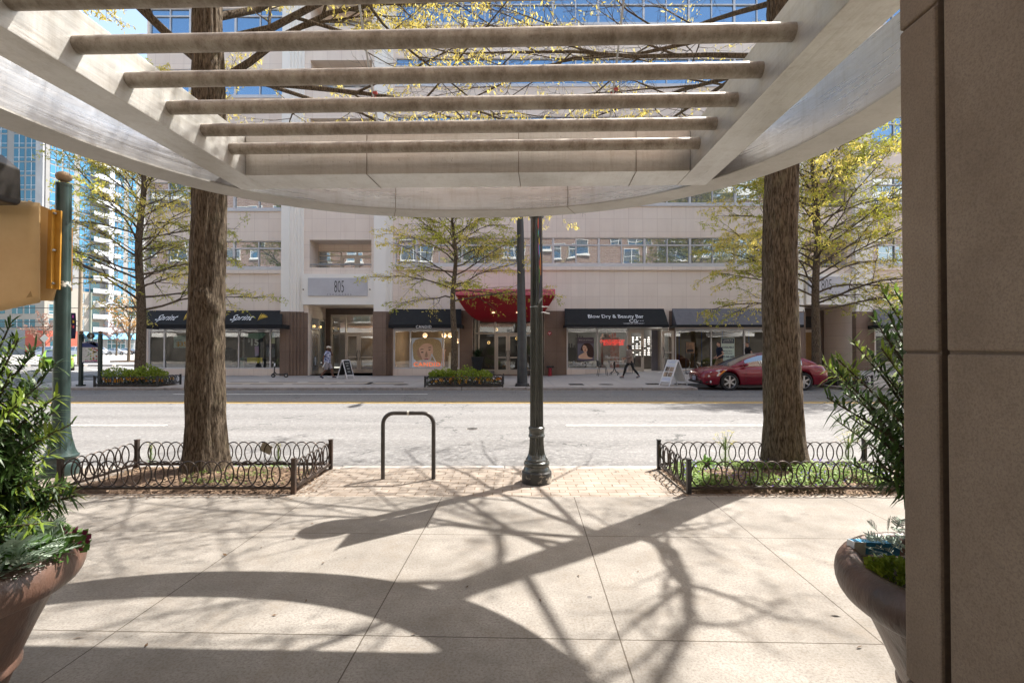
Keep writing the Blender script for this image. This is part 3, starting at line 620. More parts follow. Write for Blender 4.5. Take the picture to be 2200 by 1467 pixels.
# =============================================================== plants of the near beds
def bolted(label,px,py,h,seed,fl,p=None,big=False):
    q=G(px,py,.05); o=thing('flowering_plant',label,'plant',(q.x,q.y,.05)); rr=random.Random(seed); b=MB(); f=MB(); s=MB()
    s.tube([q,q+Vector((.01,0,h*.9))],[.012,.006],6)
    for i in range(int(380 if big else 170)):
        t=rr.random()**1.5; a=rr.uniform(0,6.28); w=(.34 if big else .30)*h*(1-t*.85); r=w*rr.random(); c=q+Vector((math.cos(a)*r*.4,math.sin(a)*r*.4,h*.78*t)); d=Vector((math.cos(a),math.sin(a),rr.uniform(.2,.9)))
        blade(b,c,d,rr.uniform(.25,.5)*w+.02,.0022 if big else .005,.25,Vector((0,0,1)))
    if fl:
        for i in range(16 if big else 8):
            a=rr.uniform(0,6.28); r=h*(.32 if big else .1)*rr.random()**.5; c=q+Vector((math.cos(a)*r,math.sin(a)*r,h*rr.uniform(.72,1.06))); s.tube([q+Vector((0,0,h*.5)),c],[.003,.0015],4,cap=False)
            for k in range(26 if big else 14):
                dd=Vector((rr.gauss(0,1),rr.gauss(0,1),abs(rr.gauss(0,.7)))).normalized()*rr.uniform(.01,.032); e=Vector((rr.uniform(-1,1),rr.uniform(-1,1),rr.uniform(-1,1)))*.005; f.face(c+dd-e,c+dd+e.cross(Vector((0,.7,.7))),c+dd+e)
        f.build('flowers',FLY,o)
    s.build('stem',GSTEM,o); b.build('leaves',PALEG,o); return o
FLY=LEAF('yellow_umbel',(.75,.66,.18),(.7,.62,.25),.4,9,.6); GSTEM=M('green_stem',(.2,.28,.08),(.15,.22,.06),9,.7); PALEG=LEAF('pale_green_leaf',(.22,.32,.12),(.32,.40,.18),.4,6,.55)
bolted('tall feathery plant with airy yellow flowers left of the right near trunk',1558,1005,.43,41,True,big=True)
bolted('tall feathery plant with airy yellow flowers behind the right planter bush',1822,1000,.42,42,True,big=True)
bolted('small bolting plant with yellow tip by the far corner post of the mulch bed',323,996,.26,43,True)
bolted('small bolting plant with yellow tip beside the card label in the mulch bed',597,998,.24,44,True)
lab=thing('label_stake','tilted pale card on a stake in the mulch bed','label',(G(566,1000).x,G(566,1000).y,0))
q=G(566,1000,.03); b=MB(); b.tube([q,q+Vector((.03,0,.15))],.005,5); b.build('stake',STEEL,lab)
CARD=M('faded_card',(.62,.60,.54),(.5,.48,.42),20,.7)
b=MB(); MM=Matrix.Rotation(.45,3,'Y')@Matrix.Rotation(.25,3,'X'); b.xbox(q+Vector((.04,-.01,.225)),.145,.004,.135,MM); b.build('card',CARD,lab)
b=MB()
for k in range(6): b.xbox(q+Vector((.04,-.0125,.225))+MM.to_3x3()@Vector((0,0,.05-.02*k)),.11,.003,.006,MM)
b.build('print_lines',M('card_print',(.3,.29,.26),None,9,.8),lab)
GCV=LEAF('ground_cover',(.16,.27,.05),(.27,.36,.10),.35,5,.55); VIO=LEAF('violet_flower',(.13,.08,.5),(.2,.12,.55),.3,9,.5)
def cover(p,n,seed,mat,name,zf,h,size,dens=.0,sc=2.2):
    rr=random.Random(seed); b=MB(); k=0
    while k<n:
        x=rr.uniform(p[0]+.05,p[1]-.05); y=rr.uniform(p[2]+.04,p[3]-.04)
        if noise.noise((x*sc,y*sc,seed))<dens: 
            if rr.random()>.06: continue
        z=zf(x,y)+h*rr.random(); a=rr.uniform(0,6.28); d=Vector((math.cos(a),math.sin(a),rr.uniform(-.1,.9))).normalized(); l=rr.uniform(*size); e=d.cross(Vector((rr.uniform(-.4,.4),rr.uniform(-.4,.4),1))).normalized()*.38*l
        c=Vector((x,y,z)); b.face(c,c+d*l*.5+e,c+d*l,c+d*l*.5-e); k+=1
    o=b.build(name,mat); o['kind']='stuff'; return o
cover(PRt,9500,51,GCV,'ground_cover',zm(PRt,.10),.075,(.02,.042),-.12); cover(PRt,420,52,VIO,'ground_cover_flowers',zm(PRt,.15),.06,(.015,.03),.0)
cover((-3.7,-2.4,5.3,6.2),700,53,GCV,'ground_cover',zm(PL,.09),.03,(.015,.03),.12,4)
lowplant('grass_tuft','small green tuft by the left end of the far hoop row','plant',G(1497,1000).x,6.1,.08,GRN,'blade',26,.035,.02,(.14,.24),55)
rs=thing('red_straw','thin red straw lying under the fence of the planted bed','straw',(G(1622,1048).x,5.16,.01)); q=G(1600,1046,.02); q2=G(1642,1051,.02)
b=MB(); b.tube([q,q2],.006,6); b.build('tube',M('red_plastic',(.6,.03,.03),None,4,.4),rs)
# =============================================================== trees
def bark_trunk(path,rads,n=56,amp=.018,seed=0,knots=()):
    """ridged trunk surface round a path"""
    b=MB(); N=len(path)
    for k,(p,r) in enumerate(zip(path,rads)):
        for j in range(n):
            w=2*math.pi*j/n; u=Vector((math.cos(w)*2.2,math.sin(w)*2.2,p.z*.55+seed*7))
            a=1-abs(noise.noise(u*3.1)); a2=1-abs(noise.noise(Vector((u.x*5,u.y*5,u.z*1.8)))); d=amp*((a-.75)*1.6+(a2-.75)*1.1)
            for (kz,kw,kr,ka) in knots:
                dz=(p.z-kz)/kr; dw=math.atan2(math.sin(w-kw),math.cos(w-kw))*r/kr; d+=ka*math.exp(-dz*dz-dw*dw)
            rr_=r+d; b.v.append((p.x+rr_*math.cos(w),p.y+rr_*math.sin(w),p.z))
    for k in range(N-1):
        for j in range(n): b.f.append((k*n+j,k*n+(j+1)%n,(k+1)*n+(j+1)%n,(k+1)*n+j)); b.m.append(0)
    return b
def grow(bw,leafspots,p,d,L,r,lvl,rr,droop,up,spec):
    """one limb and its side limbs; spec = per level (n side limbs, length ratio, angle)"""
    n=6 if lvl<2 else 4; pts=[p]; dirs=[]; dd=d.normalized()
    for k in range(n):
        dd=(dd+Vector((rr.gauss(0,.13),rr.gauss(0,.13),rr.gauss(0,.10)+up*(.10 if k<n/2 else .03)-droop*(k/n)*.16))).normalized(); pts.append(pts[-1]+dd*L/n); dirs.append(dd)
    rad=[max(r*(1-.82*k/n),.0022) for k in range(n+1)]
    bw.tube(pts,rad,8 if lvl==0 else (5 if lvl==1 else 3),cap=False)
    if lvl>=len(spec)-1 or lvl>=2: leafspots.append((pts,dirs))
    if lvl<len(spec):
        ns,ratio,ang=spec[lvl]
        for i in range(ns):
            t=.22+.76*(i+rr.random()*.7)/ns; k=min(int(t*n),n-1); q=pts[k].lerp(pts[k+1],t*n-k); dv=dirs[k]
            side=dv.cross(Vector((0,0,1))); side=side.normalized() if side.length>.1 else Vector((1,0,0)); upv=side.cross(dv)
            g=1 if i%2 else -1; a=ang*rr.uniform(.7,1.25); e=rr.gauss(0,.45)
            nd=dv*math.cos(a)+(side*g*math.cos(e)+upv*math.sin(e))*math.sin(a)
            grow(bw,leafspots,q,nd,L*ratio*(1-.55*t)*rr.uniform(.75,1.2),max(rad[k]*.55,.0025),lvl+1,rr,droop,up,spec)
def catkins(b,spots,per,size,rr,keep=lambda p:True,hang=.8,wid=.28):
    for pts,dirs in spots:
        n=len(dirs)
        for i in range(per):
            if per<1: break
            t=rr.random()**.7*n; k=min(int(t),n-1); p=pts[k].lerp(pts[k+1],t-k)
            if not keep(p): continue
            p=p+Vector((rr.gauss(0,.02),rr.gauss(0,.02),rr.gauss(0,.02))); l=rr.uniform(*size)
            d=Vector((rr.gauss(0,.5),rr.gauss(0,.5),-hang+rr.gauss(0,.45))).normalized(); s=d.cross(Vector((rr.gauss(0,1),rr.gauss(0,1),.2))).normalized()*l*wid*.5
            b.face(p-s*.4,p+s*.4,p+d*l*.6+s,p+d*l,p+d*l*.6-s)
CATK=LEAF('yellow_catkin',(.92,.77,.22),(.80,.68,.16),.5,1.5,.6); SPRING=LEAF('spring_leaf',(.60,.58,.09),(.46,.48,.07),.5,.8,.55)
def near_tree(px,label,seed,yb,r0,limbs,knots=(),lean=0,keepf=None,per=9,extra=()):
    q=P(px,900,yb); o=thing('street_tree',label,'tree',(q.x,q.y,0)); rr=random.Random(seed)
    path=[];rads=[]
    for k in range(150):
        z=-.03+k*.05; fl=.60*math.exp(-max(z,0)/.20)+.28*math.exp(-max(z,0)/.65); path.append(Vector((q.x+lean*z+.02*math.sin(z*1.3+seed),q.y+.015*math.sin(z*.9),z))); rads.append(r0*(1+fl*.55)*(1-.035*z)*(1 if z<5 else 1-.12*(z-5)))
    b=bark_trunk(path,rads,amp=.026,seed=seed,knots=knots); b.build('trunk',BARK,o,smooth=True,sharp=80)
    bw=MB(); sp=[]
    for (z,az,el,L,r) in limbs:
        k=min(int((z+.03)/.05),149); p=path[k]; d=Vector((math.cos(az)*math.cos(el),math.sin(az)*math.cos(el),math.sin(el)))
        grow(bw,sp,p,d,L,r*.72,0,rr,.32,.35,[(9,.60,.75),(8,.52,.8),(5,.55,.7)])
    for pts,r in extra:
        pts=[Vector(v) for v in pts]; bw.tube(pts,[r*(1-.6*k/(len(pts)-1)) for k in range(len(pts))],8,cap=False)
        for k in range(1,len(pts)):
            d=(pts[k]-pts[k-1]).normalized(); side=d.cross(Vector((0,0,1))).normalized()
            for g in (-1,1): grow(bw,sp,pts[k],d*.6+side*g*.8+Vector((0,0,.25)),1.7*rr.uniform(.7,1.2),r*.42,1,rr,.2,.3,[(9,.6,.75),(7,.52,.8),(4,.55,.7)])
    bw.build('branches',BARK,o,smooth=True,sharp=80)
    lf=MB(); catkins(lf,sp,per,(.035,.075),rr,keepf or (lambda p:True)); lf.build('catkins',CATK,o); return o
near_tree(443,'thick brown trunk in the mulch bed left of the bike rack',3,5.95,.205,
  [(4.6,2.6,.35,3.4,.085),(4.75,.25,.55,3.6,.07),(4.85,.62,.12,5.6,.055),(5.0,1.05,.15,5.0,.05),(5.0,3.3,.75,3.0,.085),(5.3,-.15,.05,5.2,.065),(5.6,.9,.4,4.6,.07),(5.9,-.9,.35,3.6,.06),(6.2,1.9,.5,4.4,.07),(6.4,4.2,.4,3.4,.06),(6.8,.3,.4,4.6,.06),(7.1,2.5,.8,3.5,.05),(7.2,5.3,.8,3.5,.05)],
  knots=((2.20,-1.35,.06,.045),(2.10,-.95,.07,.045),(2.0,-.6,.07,.03),(1.0,-1.4,.05,.02),(3.4,-1.0,.05,.03)))
near_tree(1682,'thick brown trunk rising from the green planted bed',8,6.05,.21,
  [(5.1,2.35,.15,5.2,.05),(5.2,2.85,.12,5.4,.05),(5.4,1.9,.12,5.0,.05),(5.6,2.6,.15,5.5,.045),(5.5,.2,.5,3.8,.05),(5.9,2.2,.5,4.4,.055),(6.3,4.0,.3,3.6,.05),(6.5,5.4,.35,3.6,.05),(6.8,1.2,.5,4.4,.06),(7.0,3.0,.5,4.2,.06),(7.2,4.8,.7,3.4,.05)],
  knots=((3.3,-1.9,.07,.025),(1.2,-1.7,.05,.01)),keepf=lambda p:noise.noise(p*.7)>.10,per=3,extra=[([(3.35,6.05,4.8),(3.7,6.0,5.1),(3.99,5.95,5.5),(4.2,5.65,6.05),(4.29,5.39,6.5),(4.3,5.14,7.2),(4.5,4.6,8.2)],.065)])
def far_tree(px,Y,r0,H,label,seed,zb,nb,Lmax,per,big=(.08,.15),yellow=.5,tap=.74):
    q=P(px,800,Y); o=thing('street_tree',label,'tree',(q.x,Y,0)); rr=random.Random(seed); bw=MB(); sp=[]
    path=[Vector((q.x+.06*math.sin(k*.7+seed)*(k/10),Y+.05*math.sin(k*.5),H*k/22)) for k in range(23)]
    b=MB(); b.tube(path,[r0*(1-.9*(k/22))*(1.35 if k==0 else 1)+.01 for k in range(23)],14,cap=False); b.build('trunk',BARK,o,smooth=True)
    for k in range(nb):
        t=(k+.5)/nb; z=zb+(H-zb-.6)*t**1.0; i=min(int(z/H*22),21); p=path[i].lerp(path[i+1],z/H*22-i); az=k*2.399+rr.uniform(-.3,.3); el=.22+.75*t+rr.uniform(-.15,.15)
        L=Lmax*(1-tap*t)*rr.uniform(.75,1.15); d=Vector((math.cos(az)*math.cos(el),math.sin(az)*math.cos(el),math.sin(el)))
        grow(bw,sp,p,d,L,r0*(.25-.13*t),0,rr,.75,.1,[(12,.5,.75),(8,.5,.8)])
    bw.build('branches',BARK,o,smooth=True,sharp=80)
    l1,l2=MB(),MB(); catkins(l1,sp,per,big,rr,lambda p:noise.noise(p*.5+Vector((seed,0,0)))>-.05+.25*(1-yellow),.5); catkins(l2,sp,per,big,rr,lambda p:noise.noise(p*.5+Vector((seed,0,0)))<.1,.35)
    l1.build('catkins',CATK,o); l2.build('leaves',SPRING,o); return o
far_tree(300,20.2,.20,13,'tree with sparse yellow leaves in the flower bed beside the map kiosk',61,3.0,52,4.6,4,yellow=.6)
far_tree(975,20.2,.145,9.2,'young tree with yellow green leaves left of the red awning',62,3.4,40,3.9,3,yellow=.45)
far_tree(1755,20.2,.18,13,'leafy yellow tree beyond the red car near the second number sign',63,3.0,66,5.6,7,yellow=1.0,tap=.55)
# =============================================================== the building across the street
PINK=m_facade('pink_precast',(.83,.725,.635),(.79,.68,.595),.797,FX(1196),.719,FZ(609),(.50,.39,.34),.2)
CREAM=M('cream_precast',(.86,.825,.77),(.82,.785,.73),.6,.7,.06,20,world=True)
BRN=m_facade('brown_granite',(.235,.165,.125),(.175,.122,.092),1.06,FX(1196),1.28,FZ(755),(.06,.045,.035),.3,.02)
FRAMEW=M('window_frame_aluminium',(.62,.61,.62),(.56,.55,.56),3,.45,metal=.2); FRAMEB=M('door_frame_champagne',(.50,.45,.39),(.45,.40,.345),3,.4,metal=.3)
UPG=MIRRORGLASS('upper_glass',(.17,.21,.22),.38); UPH=MIRRORGLASS('upper_sky_tinted_glass',(.015,.06,.14),.5,(.50,.72,.96)); SHOPG=GLASS('shop_glass',(.88,.91,.90),.12); SHOPD=GLASS('dark_shop_glass',(.66,.70,.66),.13)  # upper rows: blue sky reflection deepened by tinting the glass colour
AWN=M('black_canvas',(.009,.0095,.010),(.014,.0145,.015),5,.85,.1,40); AWG=M('grey_canvas',(.16,.155,.165),(.135,.13,.14),5,.85,.1,40); AWV=M('valance_black',(.012,.012,.014),None,5,.9)
INW=M('interior_wall',(.16,.14,.12),(.10,.09,.075),.6,.9); INF=M('interior_floor',(.12,.10,.085),(.07,.06,.05),1,.6); INL=M('interior_light_wall',(.24,.235,.225),(.19,.185,.18),1,.9)
BROWNP=M('brown_paper',(.16,.105,.05),(.13,.085,.04),1.2,.9)
WHT=M('sign_white',(.8,.8,.8),None,3,.6); BLK=M('letter_black',(.015,.015,.017),None,3,.5); GOLD=M('letter_gold',(.70,.45,.05),None,3,.5)
CB=thing('commercial_building','long pink and cream office building with shops across the street','building',(0,FY,0))
XL,XR,ZT=FX(310),31.0,29.6
rows=[FZ(y) for y in (570,440,309,184,52)]; rows+=[rows[-1]+3.4,rows[-1]+6.75]
rowsA=[FZ(y) for y in (577,451,331,208,77)]; rowsA+=[rowsA[-1]+3.4,rowsA[-1]+6.75]
WH=1.54
segs=[(XL+.12,FX(607)),(FX(848),FX(1699)),(FX(1877),XR-.4)]
balc=[(FX(664),FX(797)),(FX(1731),FX(1822))]
zg=0.0
shops=[(FX(318),FX(606.5),FZ(792),FZ(706)),(FX(845.5),FX(987),FZ(792),FZ(706)),(FX(1217.5),FX(1350),FZ(793),FZ(702)),(FX(1350),FX(1437),.22,FZ(702)),(FX(1450),FX(1699),FZ(794),FZ(706)),(FX(1880),XR-.6,FZ(794),FZ(706))]
entr=[(FX(662),FX(805),0,FZ(655)),(FX(1016),FX(1169),0,FZ(657)),(FX(1728),FX(1830),.15,FZ(655))]
holes=[]
for z,zA in zip(rows,rowsA):
    for k,(a,c) in enumerate(segs): holes.append((a,c,zA if k==0 else z,(zA if k==0 else z)+WH,.14))
    for a,c in balc: holes.append((a,c,z-.13,z+1.41,1.3))
for h in shops: holes.append((*h,.12))
for h,d in zip(entr,(2.6,.7,2.6)): holes.append((*h,d))
def holed(x0,x1,z0,z1,y,holes,name,mat,parent,D=14):
    xs=sorted({x0,x1}|{h[0] for h in holes}|{h[1] for h in holes}); zs=sorted({z0,z1}|{h[2] for h in holes}|{h[3] for h in holes})
    xs=[v for v in xs if x0<=v<=x1]; zs=[v for v in zs if z0<=v<=z1]; b=MB()
    for i in range(len(xs)-1):
        for j in range(len(zs)-1):
            cx,cz=(xs[i]+xs[i+1])/2,(zs[j]+zs[j+1])/2
            if any(h[0]<cx<h[1] and h[2]<cz<h[3] for h in holes): continue
            b.face((xs[i],y,zs[j]),(xs[i+1],y,zs[j]),(xs[i+1],y,zs[j+1]),(xs[i],y,zs[j+1]))
    for a,c,d,e,dp in holes:
        b.face((a,y,d),(a,y+dp,d),(a,y+dp,e),(a,y,e)); b.face((c,y+dp,d),(c,y,d),(c,y,e),(c,y+dp,e))
        b.face((a,y,e),(a,y+dp,e),(c,y+dp,e),(c,y,e)); b.face((a,y+dp,d),(a,y,d),(c,y,d),(c,y+dp,d))
    b.face((x0,y,z0),(x0,y,z1),(x0,y+D,z1),(x0,y+D,z0)); b.face((x1,y,z1),(x1,y,z0),(x1,y+D,z0),(x1,y+D,z1))
    b.face((x0,y,z1),(x1,y,z1),(x1,y+D,z1),(x0,y+D,z1)); b.face((x1,y+D,z0),(x0,y+D,z0),(x0,y+D,z1),(x1,y+D,z1))
    return b.build(name,mat,parent)
holed(XL,XR,-.05,ZT,FY,holes,'wall',PINK,CB)
b=MB(); b.box(XL-.35,XR+.35,FY-.35,FY+14.3,ZT+.003,ZT+.5); b.build('roof_cornice',CREAM,CB)
# ribbon windows, one object per bay between the thick mullions
MW=2.53; ph=FX(1189)
RW=random.Random(77)
def bay(a,c,z,high=False):
    g=MB(); y=FY+.115; ms=[a,(a+c)/2,c] if c-a>1.7 else [a,c]
    for xa,xb in zip(ms,ms[1:]):
        for za,zb in ((z,z+WH-.42),(z+WH-.42,z+WH)):
            t=RW.gauss(0,.006); u=RW.gauss(0,.004); g.face((xa,y-t-u,za),(xb,y+t-u,za),(xb,y+t+u,zb),(xa,y-t+u,zb))
    w=g.build('window',UPH if high else UPG,CB)
    f=MB(); t=.035; zt=z+WH-.42
    f.box(a,a+.055,FY+.03,FY+.108,z,z+WH); f.box(c-.055,c,FY+.03,FY+.108,z,z+WH)
    if c-a>1.7: m=(a+c)/2; f.box(m-t*.8,m+t*.8,FY+.04,FY+.107,z+.14,zt-.04); f.box(m-t*.8,m+t*.8,FY+.04,FY+.107,zt+.04,z+WH-.05)
    f.box(a+.056,c-.056,FY+.04,FY+.107,z,z+.13); f.box(a+.056,c-.056,FY+.04,FY+.107,zt-.035,zt+.035); f.box(a+.056,c-.056,FY+.04,FY+.107,z+WH-.045,z+WH)
    f.build('frame',FRAMEW,w)
for r_,z in enumerate(rows[:6]):
    for si,(a,c) in enumerate(segs):
        if si==0: z=rowsA[r_]
        else: z=rows[r_]
        k0=math.floor((a-ph)/MW); x=a
        while x<c-.05:
            k0+=1; e=ph+k0*MW
            if e>c-.35: e=c
            if e-x<.3 and e<c: continue
            bay(x,e,z,r_>1); x=e
        s=MB(); s.box(a-.02,c+.02,FY-.06,FY-.002,z-.09,z-.002); s.build('sill',FRAMEW,CB)
        if r_==0: s=MB(); s.box(a-.0,c+.0,FY-.10,FY-.003,z-.28,z-.092); s.build('sill_course',PINK,CB)
    for a,c in balc:
        z=rows[r_]; z0=z-.13; y=FY+1.28; g=MB(); g.face((a,y,z0),(c,y,z0),(c,y,z0+1.1),(a,y,z0+1.1)); w=g.build('balcony_window',UPG if r_==0 else SHOPD,CB)
        f=MB(); m=a+(c-a)*.38; m2=a+(c-a)*.93
        f.box(a,c,y-.06,y-.002,z0+1.1,z0+1.16); f.box(a,c,y-.05,y-.002,z0+.86,z0+.92)
        for x in (a+.03,m,m2,(m+m2)/2): f.box(x-.03,x+.03,y-.055,y-.003,z0,z0+1.1)
        for x in (a,): f.box(x,m-.03,y-.05,y-.004,z0+.27,z0+.31); f.box(x,m-.03,y-.05,y-.004,z0+.56,z0+.6)
        for xa,xb in ((m+.03,(m+m2)/2-.03),((m+m2)/2+.03,m2-.03)): f.box(xa,xa+.12,y-.05,y-.004,z0,z0+.86); f.box(xb-.12,xb,y-.05,y-.004,z0,z0+.86); f.box(xa+.12,xb-.12,y-.05,y-.004,z0+.74,z0+.86)
        f.build('frame',FRAMEB,w)
        f=MB(); f.box(a,c,y,y+.05,z0+1.1,z0+1.6); f.face((a,y+.01,z0),(c,y+.01,z0),(c,y+.01,z0+1.5),(a,y+.01,z0+1.5)) if r_ else None; f.build('balcony_back',PINK,CB)
        f=MB(); f.tube([(a,FY+.1,z0+.19),(c,FY+.1,z0+.19)],.03,8); 
        for x in (a+.05,(a+c)/2-.6,(a+c)/2+.6,c-.05): f.tube([(x,FY+.1,z0),(x,FY+.1,z0+.19)],.018,6)
        f.build('balcony_rail',STEEL,CB,smooth=True)
# fluted cream pilasters with brown granite feet
def pilaster(pa,pb,flute_from=.42):
    a,c=FX(pa),FX(pb); w=c-a; y0=FY-.30; pl=[(a,FY-.002),(a,y0)]; x=a+w*flute_from; n=4; 
    st_=(c-x)/n
    for k in range(n):
        xa=x+k*st_; yy=y0+.075*k; pl+=[(xa-.02,yy),(xa-.02,yy+.06),(xa+.02,yy+.06),(xa+.02,y0+.075*(k+1) if k<n-1 else y0+.225)]
    pl=[(a,FY-.002),(a,y0)]
    for k in range(n):
        xa=x+k*st_; d=.06*k
        pl+=[(xa-.025,y0+d),(xa-.025,y0+d+.07),(xa+.015,y0+d+.07),(xa+.015,y0+d+.06)]
    pl+=[(c,y0+.24),(c,FY-.002)]
    zs=FZ(670); b=MB(); b.prism(pl,zs,ZT-.2); b.build('pilaster',CREAM,CB)
    q=[(p[0]+(.03 if p[0]>a+.1 else -.03),p[1]-.03 if p[1]<FY-.01 else p[1]) for p in pl]; b=MB(); b.prism(q,-.05,zs-.001); b.build('pilaster_foot',BRN,CB)
pilaster(608,652); pilaster(805.5,843,.72); pilaster(1699,1728,.7); pilaster(1832,1875)
for pa,pb,pt in ((987.5,1015.5,667),(1169.5,1217,668),(1437.5,1449.5,668),(652.5,661.5,672)):
    b=MB(); b.box(FX(pa),FX(pb),FY-.05,FY-.003,-.05,FZ(pt)); b.build('stone_pier',BRN,CB)
for pa,pb in ((318,606),(845.5,987),(1217.5,1349),(1450,1699),(1880,2240)):
    b=MB(); b.box(FX(pa),FX(pb),FY-.02,FY-.0025,-.04,FZ(793)-.02); b.build('plinth',PINK,CB)
# text helper: lettering laid on a plane
def text_faces(b,body,c,w,h,ux,uy,shear=0,bold=0,space=1.0,depth=.012):
    cu=bpy.data.curves.new('t','FONT'); cu.body=body; cu.shear=shear; cu.offset=bold; cu.space_character=space; cu.resolution_u=3
    ob=bpy.data.objects.new('t',cu); COL.objects.link(ob); bpy.context.view_layer.update()
    me=bpy.data.meshes.new_from_object(ob.evaluated_get(bpy.context.evaluated_depsgraph_get())); bpy.data.objects.remove(ob)
    xs=[v.co.x for v in me.vertices]; ys=[v.co.y for v in me.vertices]
    if not xs: return
    a,e,d,f=min(xs),max(xs),min(ys),max(ys); ux,uy=Vector(ux).normalized(),Vector(uy).normalized(); c=Vector(c); i=len(b.v)
    for v in me.vertices: b.v.append(tuple(c+ux*(((v.co.x-a)/(e-a)-.5)*w)+uy*(((v.co.y-d)/(f-d)-.5)*h)))
    for p in me.polygons: b.f.append(tuple(i+k for k in p.vertices)); b.m.append(b.c)
    bpy.data.meshes.remove(me)
def lettering(items,mat,parent,name='lettering'):
    b=MB()
    for it in items: text_faces(b,*it[0],**it[1])
    return b.build(name,mat,parent)
UX,UZ=(1,0,0),(0,0,1)
def onfacade(px0,px1,py0,py1,Y):
    a=P(px0,py1,Y); c=P(px1,py0,Y); return ((a+c)/2, c.x-a.x, c.z-a.z)
# sign panels over the recesses
SILVER=M('silver_panel',(.50,.50,.535),(.44,.44,.475),1.2,.5,metal=.15)
for pa,pb,sa,sb,py0,py1,sy0,sy1,l1,l2 in ((652,805,665,792,590,655,598.5,637,(718,739,603,628),(703,755,631,634.5)),(1728,1832,1731,1818,590,655,596,633.5,(1765,1787,600,623),(1742,1804,626,629.5))):
    b=MB(); b.box(FX(pa)+.01,FX(pb)-.01,FY-.22,FY-.003,FZ(py1),FZ(py0)); b.build('cream_spandrel',CREAM,CB)
    b=MB(); b.box(FX(sa)-.14,FX(sb)+.14,FY-.235,FY-.2205,FZ(sy1)-.14,FZ(sy0)+.14) if False else None
    b.box(FX(sa),FX(sb),FY-.27,FY-.2205,FZ(sy1),FZ(sy0)); sp_=b.build('sign_panel',SILVER,CB,bevel=.01)
    c,w,h=onfacade(*l1,FY-.275); c2,w2,h2=onfacade(*l2,FY-.275)
    lettering([(('805',c,w,h,UX,UZ),dict(bold=-.012))],BLK,sp_); lettering([(('PEACHTREE',c2,w2,h2,UX,UZ),dict(space=2.2,bold=-.01))],BLK,sp_)
    b=MB()
    for px in (pa+.0,pb-10): q=P(px,622,FY-.23); b.tube([q,q+Vector((0,-.05,0))],.035,8)
    b.build('anchor_bolt',M('rust',(.10,.05,.03),None,9,.8),CB)
# awnings
def awning(ta,tb,ba,bb,ty,by,vy,mat,yf=FY-1.15,name='awning'):
    yt=FY-.06; A,B=P(ta,ty,yt),P(tb,ty,yt); C_,D=P(ba,by,yf),P(bb,by,yf); z=min(C_.z,D.z); zt=(A.z+B.z)/2
    A.z=B.z=zt; C_.z=D.z=z; zv=P(1100,vy,yf).z
    b=MB(); b.face(C_,D,B,A); b.face(A,(A.x,yt,z),C_); b.face(D,(B.x,yt,z),B)
    o=b.build(name,mat,CB); m_=o.modifiers.new('s','SOLIDIFY'); m_.thickness=.012
    b=MB(); b.box(C_.x,D.x,yf-.012,yf,zv,z); b.box(C_.x,C_.x+.012,yf+.001,yt,zv,z); b.box(D.x-.012,D.x,yf+.001,yt,zv,z); b.build('valance',AWV,o)
    sl=Vector((0,yt-yf,zt-z)).normalized(); nrm=Vector((0,-sl.z,sl.y))
    def at(px,py):
        d=ray(px,py); p0=Vector((0,yf,z)); t=(p0-_C).dot(nrm)/d.dot(nrm); return _C+d*t+nrm*.035
    return o,sl,at
def onaw(at,px0,px1,py0,py1):
    a,c=at(px0,py1),at(px1,py0); return ((a+c)/2,(c-a).x,Vector((0,(c-a).y,(c-a).z)).length)
aw,sl,at=awning(313,607,309,606,667,697,706,AWN)
def swing(b,at,x0,x1,y0,y1):
    """a fan of six gold feathers swept from a low left point"""
    for k in range(6):
        t=k/5; ex=x0+(x1-x0)*(.42+.58*t**.75); ey=y0+(y1-y0)*(.02+.42*t**1.6); bx_,by_=x0+(x1-x0)*(.0+.12*k),y1-(y1-y0)*.075*k
        wx,wy=(ey-by_)*.055,(bx_-ex)*.055; m=((bx_*.35+ex*.65),(by_*.35+ey*.65))
        b.face(at(bx_,by_),at(m[0]-wx,m[1]-wy),at(ex,ey),at(m[0]+wx,m[1]+wy))
its=[]
for a,c,s0,s1 in ((328,388,394,414),(490,550,553,577)):
    q=onaw(at,a,c,677,693); lettering([(('Sprint',*q,UX,sl),dict(shear=.3,bold=.008,space=1.05))],WHT,aw); gb=MB(); swing(gb,at,s0,s1,673,691); gb.build('emblem',GOLD,aw)
aw,sl,at=awning(842.5,991,834.5,992,664,697,705,AWN)
c,w,h=onfacade(893.5,927,699,705,FY-1.17); lettering([(('CANDID',c,w,h,UX,UZ),dict(space=1.15,bold=.012))],WHT,aw)
aw,sl,at=awning(1213,1426,1214.5,1437,663,697.5,703,AWN)
q1=onaw(at,1264.5,1381,677,686.5); q2=onaw(at,1353,1368,687,694); q3=onaw(at,1340,1384,694.8,697); q4=onaw(at,1371,1382,689.6,690.6)
lettering([(('Blow Dry & Beauty Bar',*q1,UX,sl),dict(bold=.006)),(('CG',*q2,UX,sl),dict(bold=.004)),(('CHARLES GREGORY',*q3,UX,sl),dict(space=1.2)),(('- - -',*q4,UX,sl),{})],WHT,aw)
awning(1444,1727,1454,1727,663,697.5,703,AWG)
awning(1876,2240,1892,2250,664,698,706,AWG)
